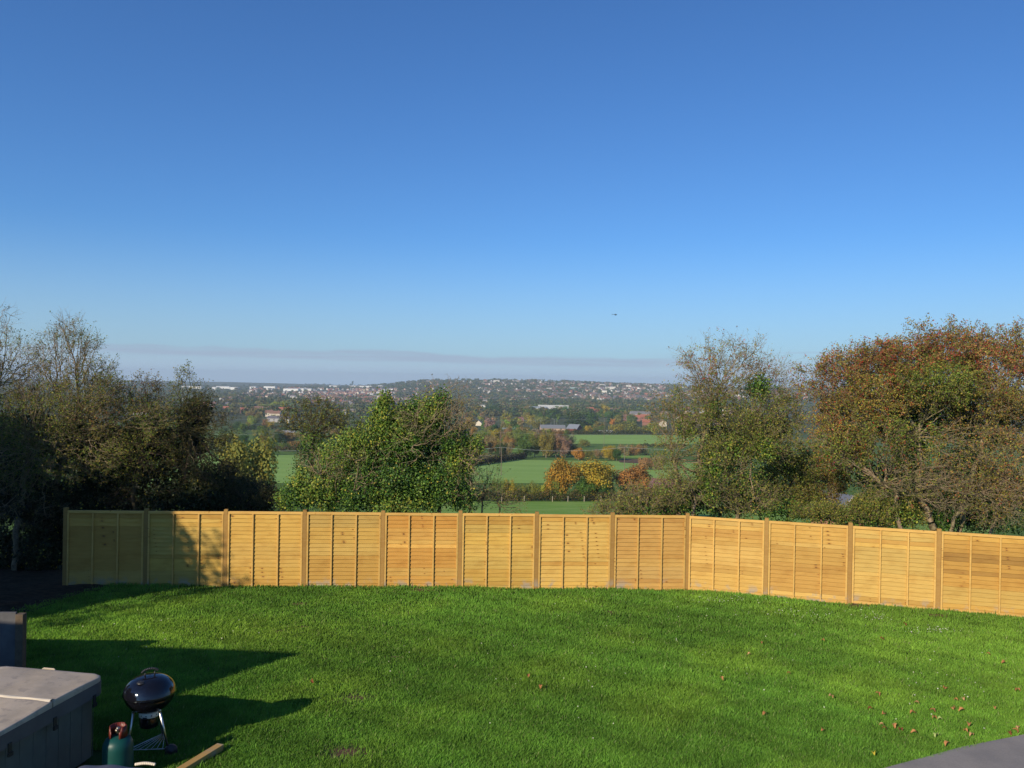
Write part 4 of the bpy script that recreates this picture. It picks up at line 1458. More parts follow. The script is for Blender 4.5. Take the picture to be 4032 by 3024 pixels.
PALG = ['green', 'green', 'dark green', 'olive', 'olive', 'brown', 'yellow-green', 'olive', 'dark green', 'green', 'golden', 'russet']
ZT = [  # x0,x1,y0,y1,n,h0,h1,shapes,palette,where
    (1850, 2240, 1722, 1796, 50, 8, 13, ('round', 'tall', 'bush'), ['olive', 'brown', 'green', 'russet', 'olive', 'grey-brown'], 'in the copse behind the middle hedge'),
    (1000, 1330, 1690, 1765, 44, 6, 10, ('round', 'bush'), ['green', 'dark green', 'olive', 'brown'], 'behind the field left of the ivy bush'),
    (640, 1000, 1660, 1800, 40, 6, 11, ('round', 'bush'), PALG, 'behind the left hawthorns'),
    (2240, 2620, 1690, 1709, 30, 6, 9, ('round', 'bush'), ['green', 'olive', 'green', 'golden'], 'along the far hedge'),
    (1750, 2060, 1650, 1720, 44, 8, 13, ('round', 'tall'), PALG, 'around the station'),
    (2060, 2640, 1634, 1672, 60, 8, 13, ('round', 'tall'), ['green', 'dark green', 'olive', 'green'], 'beyond the street lamps'),
    (1750, 2640, 1596, 1636, 70, 9, 14, ('round', 'round', 'tall'), ['green', 'dark green', 'dark green', 'olive', 'brown'], 'in the belt below the town'),
    (860, 1700, 1590, 1680, 60, 8, 13, ('round', 'bush'), PALG, 'on the left of the valley floor'),
    (2640, 4000, 1610, 1790, 60, 8, 12, ('round', 'bush'), ['green', 'olive', 'dark green', 'brown'], 'behind the right-hand hawthorns'),
]
for (x0, x1, y0, y1, n, h0, h1, shp, pl, where) in ZT:
    for k in range(n):
        c = random.choice(pl)
        s = random.choice(shp)
        hh = random.uniform(h0, h1) * (.6 if s == 'bush' else 1)
        vtree(random.uniform(x0, x1), random.uniform(y0, y1), h=hh, shape=s, col=c, label=f'{c} {"shrub" if s == "bush" else "tree"} {where}', group=f'trees {where}')


def hedge(name, label, pts, h, w, cols, dens, leaf, seed):
    r = np.random.default_rng(seed)
    P = []
    for a, b in zip(pts[:-1], pts[1:]):
        L = math.hypot(b[0] - a[0], b[1] - a[1])
        n = int(L * dens)
        t_ = r.random(n)
        d = np.array([b[0] - a[0], b[1] - a[1]]) / L
        nn = np.array([-d[1], d[0]])
        hh = h * (.85 + .18 * np.sin(t_ * L * .9 + seed) + .1 * np.sin(t_ * L * 2.3))
        u = r.uniform(-1, 1, n)
        x = a[0] + (b[0] - a[0]) * t_ + nn[0] * u * w / 2
        y = a[1] + (b[1] - a[1]) * t_ + nn[1] * u * w / 2
        zz = H(x, y) + hh * (1 - .35 * u * u) * r.uniform(0, 1, n) ** .55
        P.append(np.stack([x, y, zz], 1))
    P = np.concatenate(P)
    V, F = leaf_batch(P, r.uniform(leaf * .6, leaf * 1.3, len(P)), np.tile(np.array([[-.3, -.6, .6]]), (len(P), 1)), .6, .9, r)
    o = np_mesh(name, V, F, M['leaf'], None, pal(len(P), cols, None, .25, r))
    return tag(o, label, 'hedge')


G_ = [(.055, .08, .022), (.09, .10, .03), (.04, .06, .018), (.14, .11, .04)]
hedge('hedge', 'dark clipped hedge slanting across the left of the middle green field', gpts((1780, 1846), (1930, 1826), (2068, 1806)), 3.2, 2.4, [(.035, .045, .018), (.06, .05, .025)], 90, .45, 1)
hedge('hedge', 'long straight dark hedge along the top of the upper green field', gpts((1985, 1716), (2300, 1713), (2600, 1713), (2900, 1715)), 5.5, 3.0, G_, 60, .7, 2)
hedge('hedge', 'rough hedge with wire fence along the bottom of the near meadow', gpts((1700, 1976), (2050, 1971), (2450, 1972), (2700, 1975)), 2.2, 2.5, G_ + [(.16, .10, .05)], 260, .22, 3)
hedge('hedge', 'low dark hedge at the right end of the upper green field', gpts((2520, 1760), (2700, 1762)), 3.0, 2.5, G_, 70, .5, 4)
hedge('hedge', 'brown topped hedge behind the field seen left of the ivy bush', gpts((980, 1772), (1130, 1778), (1340, 1778)), 3.4, 3.0, G_ + [(.16, .10, .05)], 90, .45, 5)
hedge('hedge', 'dark hedge below the red roofed terraces', gpts((900, 1692), (1060, 1690), (1250, 1694)), 4.5, 3.0, G_, 60, .7, 6)

# wire fence posts on the near meadow
for i, x in enumerate([1975, 2064, 2175, 2236, 2300, 2366]):
    p = hit(x, 1978)
    mb = MB()
    mb.tube((0, 0, -.2), (0.02, 0, 1.25), .07, .065, 8, col=(.42, .36, .27))
    mb.tube((0.02, 0, 1.25), (0.02, 0, 1.29), .065, .03, 8, col=(.42, .36, .27))
    o = mb.build('field_post', [M['plain']])
    o.location = p
    tag(o, f'pale wooden post of the field fence, number {i + 1} counted from the left' if False else 'pale weathered wooden post standing in the meadow edge before the hedge', 'post', 'wire fence posts of the meadow')


# ------------------------------------------------------------------ woodland mass on the far slopes
def woodland():
    r = np.random.default_rng(5)
    zones = [(300, 1250, 1519, 1600, 900), (1200, 1700, 1512, 1535, 500), (1560, 1830, 1497, 1575, 900), (1820, 2700, 1496, 1530, 800), (1800, 2250, 1520, 1600, 1300),
             (2200, 2700, 1520, 1605, 900), (2650, 4032, 1520, 1610, 1300), (600, 1700, 1560, 1640, 900), (1650, 2650, 1575, 1640, 800), (0, 700, 1520, 1640, 400)]
    C, S, K = [], [], []
    pls = [(.06, .10, .028), (.095, .14, .034), (.15, .165, .045), (.065, .105, .028), (.20, .17, .06), (.12, .12, .04)]
    for (x0, x1, y0, y1, n) in zones:
        for k in range(n):
            p = hit(r.uniform(x0, x1), r.uniform(y0, y1), 900)
            C.append(p[:])
            S.append(r.uniform(7, 14))
            K.append(pls[r.integers(len(pls))])
    C, S, K = np.array(C), np.array(S), np.array(K)
    m = 34
    v = r.normal(size=(m, 3))
    v /= np.linalg.norm(v, axis=1, keepdims=True)
    Pn = len(C)
    off = v[None] * (S[:, None, None] * np.array([.52, .52, .45])) * r.uniform(.7, 1.1, (Pn, m, 1))
    P = (C[:, None] + off + np.array([0, 0, 1]) * (S * .42)[:, None, None]).reshape(-1, 3)
    N = np.tile(v, (Pn, 1)).reshape(-1, 3)
    V, F = leaf_batch(P, np.repeat(S, m) * r.uniform(.26, .42, len(P)), N + np.array([0, 0, .3]), 1.6, .9, r)
    col = np.repeat(K, m, 0) * r.uniform(.8, 1.2, (len(P), 1))
    o = np_mesh('woodland', V, F, M['leaf'], None, col)
    tag(o, 'far off woodland and garden trees covering the hillside and the valley floor', 'woodland', kind='stuff')


woodland()

# ------------------------------------------------------------------ buildings
WALLS = {'white': (.72, .70, .66), 'cream': (.66, .58, .44), 'brick': (.25, .12, .08), 'sandy': (.46, .34, .24), 'grey': (.36, .35, .34), 'pink': (.5, .32, .26)}
ROOFS = {'brown': (.22, .125, .09), 'slate': (.14, .13, .15), 'red': (.34, .125, .075), 'grey': (.20, .19, .19)}


def house_mb(w, d, he, hr, wall, roof, mb=None, c=(0, 0, 0), rot=0.0, chim=True, win=True):
    """gabled house: ridge along x"""
    mb = mb or MB()
    Mx = Matrix.Translation(c) @ Matrix.Rotation(rot, 4, 'Z')

    def T(ps):
        return [tuple(Mx @ Vector(p)) for p in ps]
    x, y = w / 2, d / 2
    body = T([(-x, -y, -1), (x, -y, -1), (x, y, -1), (-x, y, -1), (-x, -y, he), (x, -y, he), (x, y, he), (-x, y, he), (-x, 0, hr), (x, 0, hr)])
    mb.add(body, [(0, 1, 5, 4), (1, 2, 6, 9, 5), (2, 3, 7, 6), (3, 0, 4, 8, 7)], 0, wall)
    e = .35
    s = (hr - he) / y
    top = T([(-x - e, -y - e, he - e * s + .12), (x + e, -y - e, he - e * s + .12), (x + e, 0, hr + .12), (-x - e, 0, hr + .12), (-x - e, y + e, he - e * s + .12), (x + e, y + e, he - e * s + .12)])
    low = T([(-x - e, -y - e, he - e * s - .05), (x + e, -y - e, he - e * s - .05), (x + e, 0, hr - .05), (-x - e, 0, hr - .05), (-x - e, y + e, he - e * s - .05), (x + e, y + e, he - e * s - .05)])
    mb.add(top + low, [(0, 1, 2, 3), (3, 2, 5, 4), (0, 6, 7, 1), (4, 5, 11, 10), (0, 3, 9, 6), (3, 4, 10, 9), (1, 7, 8, 2), (2, 8, 11, 5)], 0, roof)
    if chim:
        q = T([(x * .5, 0, hr + .35)])[0]
        mb.box(q, (.9, .7, 1.5), rot, 0, (.25, .13, .09))
    if win:
        k = max(2, int(w / 2.6))
        for i in range(k):
            for z in (1.3, 3.9):
                if z + 1 > he:
                    continue
                q = T([(-x + w * (i + .5) / k, -y - .03, z + .3)])[0]
                mb.box(q, (1.1, .06, 1.1), rot, 0, (.05, .055, .07))
    return mb


# far houses: six shared meshes
HV = []
for wn, rn, w, d in (('white', 'brown', 9, 8), ('cream', 'brown', 9, 8), ('brick', 'red', 9, 8), ('white', 'slate', 16, 8), ('sandy', 'brown', 10, 9), ('grey', 'slate', 9, 8), ('pink', 'brown', 20, 8), ('white', 'grey', 22, 9)):
    HV.append((wn, rn, house_mb(w, d, 5, 8, WALLS[wn], ROOFS[rn], chim=True, win=False).build('house', [M['plain']], link=False)))
HZ = [(1180, 1650, 1533, 1598, 480, 'in the brown terraces left of centre'), (960, 1200, 1528, 1575, 90, 'on the flat ground at the left'), (1620, 1960, 1500, 1540, 60, 'on the wooded ridge'),
      (1900, 2150, 1500, 1548, 120, 'on the ridge at the centre'), (1860, 1960, 1562, 1582, 22, 'near the cream villa'), (2000, 2110, 1564, 1584, 26, 'above the warehouse'),
      (2120, 2620, 1507, 1578, 620, 'on the crowded hillside right of centre'), (2600, 3100, 1522, 1580, 170, 'on the hillside behind the slim hawthorn'), (2980, 3450, 1534, 1572, 150, 'between the two hawthorns'),
      (700, 960, 1560, 1630, 30, 'behind the left hawthorns'), (2540, 3000, 1600, 1680, 40, 'on the valley floor behind the slim hawthorn')]
HL = []
rh = random.Random(3)
for (x0, x1, y0, y1, n, where) in HZ:
    rows = [rh.uniform(y0, y1) for _ in range(max(3, int((y1 - y0) / 5)))]
    for k in range(n):
        py = rh.choice(rows) + rh.gauss(0, .8) if rh.random() < .6 else rh.uniform(y0, y1)
        p = hit(rh.uniform(x0, x1), py, 900)
        HL.append((p.y, p, where))
HL.sort(key=lambda q: q[0])
big = MB()
for i, (Y_, p, where) in enumerate(HL):
    wts = [4, 4, 4, 2, 4, 3, 2, 1] if p.y > 1400 else [2, 3, 6, 0, 3, 1, 0, 0]
    vi = rh.choices(range(8), wts)[0]
    wn, rn, me = HV[vi]
    rz = rh.choice([0, .2, -.25, 1.57, 1.3, 1.8]) + rh.gauss(0, .12)
    if i < 270:
        o = bpy.data.objects.new('house', me)
        COL.objects.link(o)
        o.location = p
        o.rotation_euler = (0, 0, rz)
        tag(o, f'distant {wn} house with {rn} roof {where}', 'house', f'distant houses {where}')
    else:
        w = (9, 9, 9, 16, 10, 9, 20, 22)[vi]
        house_mb(w, 8, 5, 8, WALLS[wn], ROOFS[rn], big, tuple(p), rz, chim=False, win=False)
tag(big.build('town_houses', [M['plain']]), 'mass of tiny distant houses spread over the far hillside', 'houses', kind='stuff')


def building(name, label, cat, p, rz=0.0):
    o = empty(name, p, rz)
    return tag(o, label, cat)


def block(root, nm, w, d, h, c, col, rot=0, z=0):
    mb = MB()
    mb.box((c[0], c[1], z + h / 2), (w, d, h), rot, 0, col)
    return mb.build(nm, [M['plain']], root)


# long white warehouse
def gabled(name, label, px, py, wpx, he, hr, d, wall, roof, rz=0.0, cat='building', wins=0):
    p = hit(px, py, 60)
    w = wpx * p.y / FPX
    root = building(name, label, cat, p, rz)
    x, y = w / 2, d / 2
    mb = MB()
    mb.add([(-x, -y, -1.5), (x, -y, -1.5), (x, y, -1.5), (-x, y, -1.5), (-x, -y, he), (x, -y, he), (x, y, he), (-x, y, he), (-x, 0, hr), (x, 0, hr)],
           [(0, 1, 5, 4), (1, 2, 6, 9, 5), (2, 3, 7, 6), (3, 0, 4, 8, 7)], 0, wall)
    mb.build('wall', [M['plain']], root)
    rb = MB()
    e = .4
    s = (hr - he) / y
    tp = [(-x - e, -y - e, he - e * s + .15), (x + e, -y - e, he - e * s + .15), (x + e, 0, hr + .15), (-x - e, 0, hr + .15), (-x - e, y + e, he - e * s + .15), (x + e, y + e, he - e * s + .15)]
    lw = [(a, b, c - .2) for a, b, c in tp]
    rb.add(tp + lw, [(0, 1, 2, 3), (3, 2, 5, 4), (0, 6, 7, 1), (4, 5, 11, 10), (0, 3, 9, 6), (3, 4, 10, 9), (1, 7, 8, 2), (2, 8, 11, 5)], 0, roof)
    ro = rb.build('roof', [M['plain']], root)
    for i in range(wins):
        wb = MB()
        wb.box((-x + w * (i + .5) / wins, -y - .04, he * .6), (1.2, .08, 1.2), 0, 0, (.05, .055, .07))
        wb.build('window', [M['plain']], root)
    if wins:
        cb = MB()
        cb.box((x * .6, 0, hr + .5), (.9, .8, 1.8), 0, 0, (.25, .12, .08))
        cb.build('chimney', [M['plain']], ro)
    return root


WH, CR = WALLS['white'], WALLS['cream']
gabled('warehouse', 'long low warehouse with a pale cream roof at the centre of the valley', 2178, 1622, 118, 8, 12, 40, (.5, .5, .46), (.70, .68, .58))
gabled('warehouse', 'white fronted warehouse block joined to the left of the long pale roof', 2118, 1622, 66, 7.5, 9.5, 36, WH, (.42, .47, .47))
gabled('warehouse', 'low grey-green shed roof left of the white fronted warehouse', 2070, 1616, 40, 5, 6, 20, (.4, .42, .4), (.30, .36, .36))
gabled('villa', 'tall cream villa with a grey roof among trees', 1909, 1594, 17, 9, 11.5, 9, (.62, .48, .30), (.36, .34, .30), .1, 'house', 3)
gabled('outbuilding', 'white low annexe left of the cream villa', 1893, 1596, 22, 4, 6, 10, WH, (.6, .58, .5), .1)
gabled('marquee', 'white low roofed range below the cream villa', 1903, 1603, 32, 3.0, 4.5, 8, WH, (.66, .64, .56), -.05)
gabled('barn', 'long barn with a grey roof and peach coloured wall', 2175, 1702, 96, 4.2, 7.0, 13, (.52, .36, .25), (.21, .22, .23), .06)
gabled('barn', 'barn end with dark rusty cladding and a blue-grey gable', 2262, 1705, 44, 4.5, 8.2, 13, (.17, .06, .05), (.22, .24, .27), -.5)
gabled('cottage', 'small cottage with a pale gable under the bare tree', 1886, 1676, 20, 3, 6, 7, CR, (.30, .26, .24), 1.4, 'house')
gabled('brick_house', 'orange brick house with two gables beside the golden willow', 2046, 1668, 28, 5, 8, 8, (.42, .17, .08), (.20, .10, .08), .2, 'house', 2)
for i, (x, y, w, wl, rf, lb) in enumerate([(2470, 1656, 40, 'brick', 'brown', 'brick terrace with brown roofs, left end of the brick rows'), (2520, 1640, 80, 'grey', 'grey', 'long grey roofed terrace behind the brick gables'),
                                           (2494, 1658, 54, 'brick', 'red', 'brick terrace with a pointed gable in the middle of the brick rows'), (2540, 1655, 36, 'brick', 'red', 'brick house with a broad gable at the right of the brick rows'),
                                           (2345, 1630, 34, 'brick', 'red', 'red roofed house seen between the dark oaks'), (2322, 1622, 30, 'sandy', 'red', 'long red roofed terrace left of the golden poplar'),
                                           (2425, 1626, 44, 'sandy', 'brown', 'brown roofed houses right of the golden poplar')]):
    gabled('terrace', lb, x, y, w, 5.2, 8.5, 8, WALLS[wl], ROOFS[rf], rh.uniform(-.3, .3), 'house', 3)
for i, (x, y, w, wl, rf, lb) in enumerate([(975, 1628, 54, 'brick', 'red', 'long red roofed terrace with a cream gable, left one'), (1118, 1626, 62, 'cream', 'red', 'red roofed terrace with a cream gable end behind the others'),
                                           (1060, 1640, 28, 'cream', 'brown', 'cream gabled house in the middle of the red roofed terraces'), (1085, 1644, 40, 'cream', 'brown', 'brown roofed cream house below the red terraces'),
                                           (1085, 1662, 60, 'grey', 'slate', 'wide slate bungalow below the cream houses'), (1125, 1664, 40, 'white', 'slate', 'slate roofed bungalow with white walls, right one'),
                                           (1352, 1636, 22, 'white', 'grey', 'white gabled house left of the ivy bush top'), (1318, 1636, 34, 'sandy', 'red', 'red roofed house left of the white gabled house'),
                                           (1400, 1628, 44, 'sandy', 'grey', 'pale bungalow row right of the white gabled house'), (1030, 1622, 60, 'grey', 'brown', 'flat brown roofed row between the red terraces'),
                                           (560, 1640, 60, 'white', 'red', 'red roofed building seen through the left hawthorns'), (740, 1640, 60, 'white', 'red', 'second red roofed building seen through the left hawthorns')]):
    gabled('terrace', lb, x, y, w, 4.6 if 'bungalow' in lb else 5.4, 6.8 if 'bungalow' in lb else 8.4, 8, WALLS[wl], ROOFS[rf], rh.uniform(-.2, .2), 'house', 3)
gabled('stables', 'low stable block with an orange door seen left of the ivy column', 1135, 1716, 52, 3, 4.2, 6, (.25, .12, .09), (.30, .30, .31), 0)
# white industrial sheds on the skyline left
for (x, y, w, lb) in [(880, 1530, 50, 'long white factory shed at the far left of the plain'), (925, 1534, 32, 'white factory shed with an orange end'), (850, 1534, 20, 'small white shed left of the factories'),
                      (760, 1530, 80, 'white factory seen through the hawthorn twigs'), (1000, 1531, 24, 'white flat shed right of the factories'), (1065, 1530, 46, 'row of white sheds on the plain'),
                      (1150, 1540, 60, 'long white retail shed below the skyline'), (1190, 1539, 22, 'white shed with a green stripe'), (1215, 1540, 26, 'white shed at the right end of the retail park'),
                      (1400, 1526, 50, 'large white factory under the thin conifer'), (1450, 1528, 66, 'widest white factory under the skyline'), (1500, 1527, 20, 'small white block right of the widest factory'),
                      (1320, 1526, 44, 'thin white shed left of the conifer')]:
    gabled('factory', lb, x, y, w, 9, 10.5, 30, (.80, .79, .74), (.62, .62, .60), rh.uniform(-.1, .1))
for (x, y, w, lb) in [(2162, 1538, 20, 'block of cream flats on the hillside'), (2370, 1522, 22, 'white school block near the skyline'), (2395, 1533, 22, 'cream block on the hillside, left one'), (2412, 1532, 22, 'cream block on the hillside, right one'),
                      (2380, 1548, 20, 'pale round fronted block lower on the hillside'), (2475, 1526, 20, 'white block near the skyline right of centre'), (2258, 1535, 26, 'turquoise clad building on the hillside'),
                      (2292, 1520, 12, 'white domed house under the three skyline trees'), (1955, 1506, 22, 'white villa beside the central skyline trees')]:
    gabled('block_of_flats', lb, x, y, w, 9, 10.5, 14, (.30, .46, .42) if 'turq' in lb else (.74, .70, .60), (.45, .42, .38), rh.uniform(-.2, .2))


# green roofed station canopy
def station():
    p = hit(2015, 1708, 60)
    k = p.y / FPX
    root = building('station_canopy', 'low building with a wide green-grey flat canopy roof and pale kiosk', 'building', p)
    a = MB()
    a.box((-18 * k, 6, 4.6), (75 * k, 14, .6), 0, 0, (.20, .25, .25))
    for i in range(12):
        a.box((-52 * k + i * 6.2 * k, 6, 4.95), (.35, 14, .12), 0, 0, (.26, .31, .31))
    a.build('roof', [M['plain']], root)
    for i in range(5):
        q = MB()
        q.tube((-50 * k + i * 16 * k, 0, -1), (-50 * k + i * 16 * k, 0, 4.3), .15, col=(.3, .3, .3))
        q.build('column', [M['plain']], root)
    kb = MB()
    kb.box((38 * k, -3, 1.2), (20 * k, 7, 4.2), 0, 0, (.62, .60, .55))
    kb.build('kiosk', [M['plain']], root)
    kr = MB()
    kr.add([(20 * k, -8, 4.2), (56 * k, -6, 3.6), (60 * k, 2, 3.8), (10 * k, 4, 6.0), (20 * k, -8, 3.9), (56 * k, -6, 3.3), (60 * k, 2, 3.5), (10 * k, 4, 5.7)],
           [(0, 1, 2, 3), (7, 6, 5, 4), (0, 4, 5, 1), (1, 5, 6, 2), (2, 6, 7, 3), (3, 7, 4, 0)], 0, (.33, .38, .38))
    kr.build('canopy', [M['plain']], root)


station()


# caravans
def caravan():
    root = empty('caravan', (0, 0, 0))
    mb = MB()
    prof = [(-3, .5), (3.1, .5), (3.2, 1.4), (2.7, 2.6), (-2.7, 2.6), (-3.2, 1.3)]
    V = [(x, -1.1, z) for x, z in prof] + [(x, 1.1, z) for x, z in prof]
    n = 6
    mb.add(V, [tuple(range(n)), tuple(range(n, 2 * n))[::-1]] + [(i, n + i, n + (i + 1) % n, (i + 1) % n) for i in range(n)], 0, (.78, .77, .72))
    mb.build('body', [M['plain']], root, bevel=.1)
    for x in (-1.6, .2, 1.9):
        w = MB()
        w.box((x, -1.12, 1.8), (1.1, .05, .6), 0, 0, (.05, .06, .08))
        w.build('window', [M['plain']], root)
    for s in (-1, 1):
        w = MB()
        w.tube((0, s * 1.12, .35), (0, s * .9, .35), .35, n=14, col=(.03, .03, .03))
        w.build('wheel', [M['plain']], root)
    return root


cv = caravan()
for i, (x, y, lb) in enumerate([(2362, 1706, 'leftmost'), (2378, 1706, 'second from the left'), (2394, 1705, 'middle'), (2416, 1706, 'fourth from the left'), (2434, 1706, 'rightmost')]):
    c = cv if i == 0 else copy_tree(cv)
    c.location = hit(x, y, 60)
    c.rotation_euler = (0, 0, rh.uniform(-.5, .5))
    tag(c, f'white caravan behind the far hedge, {lb} of the five', 'caravan', 'caravans behind the far hedge')

# street lamps
lamp = empty('street_lamp', (0, 0, 0))
q = MB()
q.tube((0, 0, -.5), (0, 0, 9), .12, .08, 8, col=(.45, .46, .46))
q.build('pole', [M['plain']], lamp)
q = MB()
q.tube((0, 0, 9), (-1.3, 0, 9.4), .06, .05, 6, col=(.45, .46, .46))
q.box((-1.6, 0, 9.42), (.9, .3, .18), 0, 0, (.6, .6, .6))
q.build('lamp_head', [M['plain']], lamp)
for i, x in enumerate([2061, 2087, 2108, 2128, 2169, 2182, 2192, 2273]):
    c = lamp if i == 0 else copy_tree(lamp)
    c.location = hit(x, 1682 if i < 7 else 1680, 60)
    c.rotation_euler = (0, 0, rh.uniform(0, 6))
    tag(c, ['leftmost', 'second', 'third', 'fourth', 'fifth', 'sixth', 'seventh', 'rightmost and separate'][i] + ' street lamp in the row between station and oaks', 'street lamp', 'street lamps by the station')


# open shed with a rusty corrugated roof, and a small brick house, both down the slope
def slope_shed():
    p = hit(2625, 1985, 60)
    Y = 120.0
    c = at(2618, 1905, Y)
    g = Hs(c.x, c.y)
    root = building('field_shed', 'open timber shed with a rust red corrugated roof left of the slim hawthorn', 'shed', (c.x, c.y, g), -.35)
    h = c.z - g
    m, t, b, out = new_mat('rusty_roof')
    tc = t.n('ShaderNodeTexCoord')
    n1 = t.noise(tc.outputs['Object'], 2.5, 5.0, 0.7)
    t.link(t.mix(t.mapr(n1, .42, .58), (.20, .05, .035, 1), (.33, .20, .165, 1)), b.inputs['Base Color'])
    b.inputs['Roughness'].default_value = .7
    r_ = MB()
    n = 44
    V = []
    for k in range(n + 1):
        x = -2.3 + 4.6 * k / n
        zz = .05 * math.sin(k * math.pi / 2)
        V += [(x, -1.9, h - .45 + zz), (x, 1.9, h + .55 + zz)]
    r_.add(V, [(2 * k, 2 * k + 2, 2 * k + 3, 2 * k + 1) for k in range(n)])
    o = r_.build('roof', [m], root)
    md = o.modifiers.new('thick', 'SOLIDIFY')
    md.thickness = .03
    for (x, y) in ((-2.1, -1.7), (0, -1.7), (2.1, -1.7), (-2.1, 1.7), (2.1, 1.7)):
        q = MB()
        q.box((x, y, h / 2 - .4), (.16, .16, h - .2 + (.2 if y > 0 else -.5)), 0, 0, (.17, .10, .06))
        q.build('post', [M['plain']], root)
    q = MB()
    for k in range(14):
        q.box((0, 1.8, .2 + k * .22), (4.3, .04, .19), 0, 0, (.13 + .02 * (k % 3), .07, .045))
    q.build('back_wall', [M['plain']], root)


slope_shed()
c_ = at(3300, 2003, 112.0)
hs = building('brick_house', 'small brick house with a blue-grey slate roof glimpsed under the berried hawthorn', 'house', (c_.x, c_.y, Hs(c_.x, c_.y)), .55)
hh_ = c_.z - Hs(c_.x, c_.y)
b1 = MB()
b1.add([(-3, -2, -1), (3, -2, -1), (3, 2, -1), (-3, 2, -1), (-3, -2, hh_ - .2), (3, -2, hh_ - .2), (3, 2, hh_ - .2), (-3, 2, hh_ - .2), (0, -2, hh_ + 1.9), (0, 2, hh_ + 1.9)],
       [(0, 1, 5, 8, 4), (1, 2, 6, 5), (2, 3, 7, 9, 6), (3, 0, 4, 7)], 0, (.36, .17, .11))
b1.build('wall', [M['plain']], hs)
b2 = MB()
for s in (-1, 1):
    V = [(0, -2.4, hh_ + 2.0), (0, 2.4, hh_ + 2.0), (s * 3.5, 2.4, hh_ - .55), (s * 3.5, -2.4, hh_ - .55)]
    V2 = [(a, b_, c + .16) for a, b_, c in V]
    b2.add(V + V2, [(0, 1, 2, 3), (7, 6, 5, 4), (0, 4, 5, 1), (1, 5, 6, 2), (2, 6, 7, 3), (3, 7, 4, 0)], 0, (.12, .13, .16))
b2.build('roof', [M['plain']], hs)
b3 = MB()
for s in (-1, 1):
    b3.tube((0, -2.46, hh_ + 2.05), (s * 3.5, -2.46, hh_ - .5), .13, n=4, col=(.42, .36, .30))
b3.build('bargeboard', [M['plain']], hs)
c_ = at(2378, 1940, 178.0)
dg = MB()
zz = Hs(c_.x, c_.y)
dg.box((0, 0, c_.z - zz), (1.0, .9, .45), .2, 0, (.62, .16, .03))
dg.box((0, 0, (c_.z - zz) / 2 - .4), (.7, .6, c_.z - zz - .1), .2, 0, (.10, .09, .08))
o = dg.build('container', [M['plain']], bevel=.05)
o.location = (c_.x, c_.y, zz)
tag(o, 'small orange topped container in the gap between the golden maples', 'container')
c_ = at(2419, 1942, 178.0)
dg = MB()
zz = Hs(c_.x, c_.y)
dg.lathe((0, 0, 0), [(0.0, -.5), (.26, -.5), (.28, c_.z - zz - .1), (.2, c_.z - zz + .4), (.0, c_.z - zz + .5)], 20, 0, (.10, .42, .48))
o = dg.build('water_butt', [M['plain']], smooth_=True)
o.location = (c_.x, c_.y, zz)
tag(o, 'pale turquoise tank standing just right of the orange container', 'tank')


# power lines
M['wire'] = simple('wire', (.28, .30, .30), .5, .05)


def power_line(label, pts, wires, ph, seed):
    """pts: world ground points of the poles; wires: heights"""
    for i, p in enumerate(pts):
        mb = MB()
        mb.tube((0, 0, -.5), (0, 0, ph), .12, .08, 8, col=(.20, .15, .11))
        root = empty('utility_pole', p)
        tag(root, f'thin wooden pole carrying the cables {label}', 'pole', f'poles {label}')
        mb.build('pole', [M['plain']], root)
        cb = MB()
        cb.box((0, 0, ph - .3), (.12, 1.6, .12), 0, 0, (.20, .15, .11))
        cb.build('crossarm', [M['plain']], root)
    for wi, (dy, dz) in enumerate(wires):
        mb = MB()
        for a, b in zip(pts[:-1], pts[1:]):
            prev = None
            for k in range(17):
                t_ = k / 16
                q_ = Vector(a).lerp(Vector(b), t_) + Vector((0, dy, ph + dz - 4 * 1.2 * t_ * (1 - t_)))
                if prev is not None:
                    mb.tube(prev, q_, .012 + .00004 * b[1], n=4, cap=False)
                prev = q_
        tag(mb.build('power_cable', [M['wire']]), f'thin pale {"upper" if wi == 0 else "lower"} cable strung {label}', 'cable', f'cables {label}')


def line_pts(y_wire, Y, xs, ph):
    out = []
    for x in xs:
        q_ = at(x, y_wire, Y)
        out.append((q_.x, q_.y, q_.z - ph))
    return out


power_line('above the far hedge', line_pts(1648, 520, [300, 1080, 1755, 2380, 3150], 17), [(0, 0)], 17, 1)
power_line('before the warehouse', line_pts(1589, 900, [300, 1250, 1990, 2745, 3500], 22), [(0, 0)], 22, 2)
power_line('over the upper field', line_pts(1702, 380, [400, 1180, 1970, 2750], 13), [(0, 0)], 13, 3)
power_line('between the two fields', line_pts(1760, 262, [700, 1450, 1975, 2460, 3200], 10), [(-.6, 0), (.6, -.15)], 10, 4)


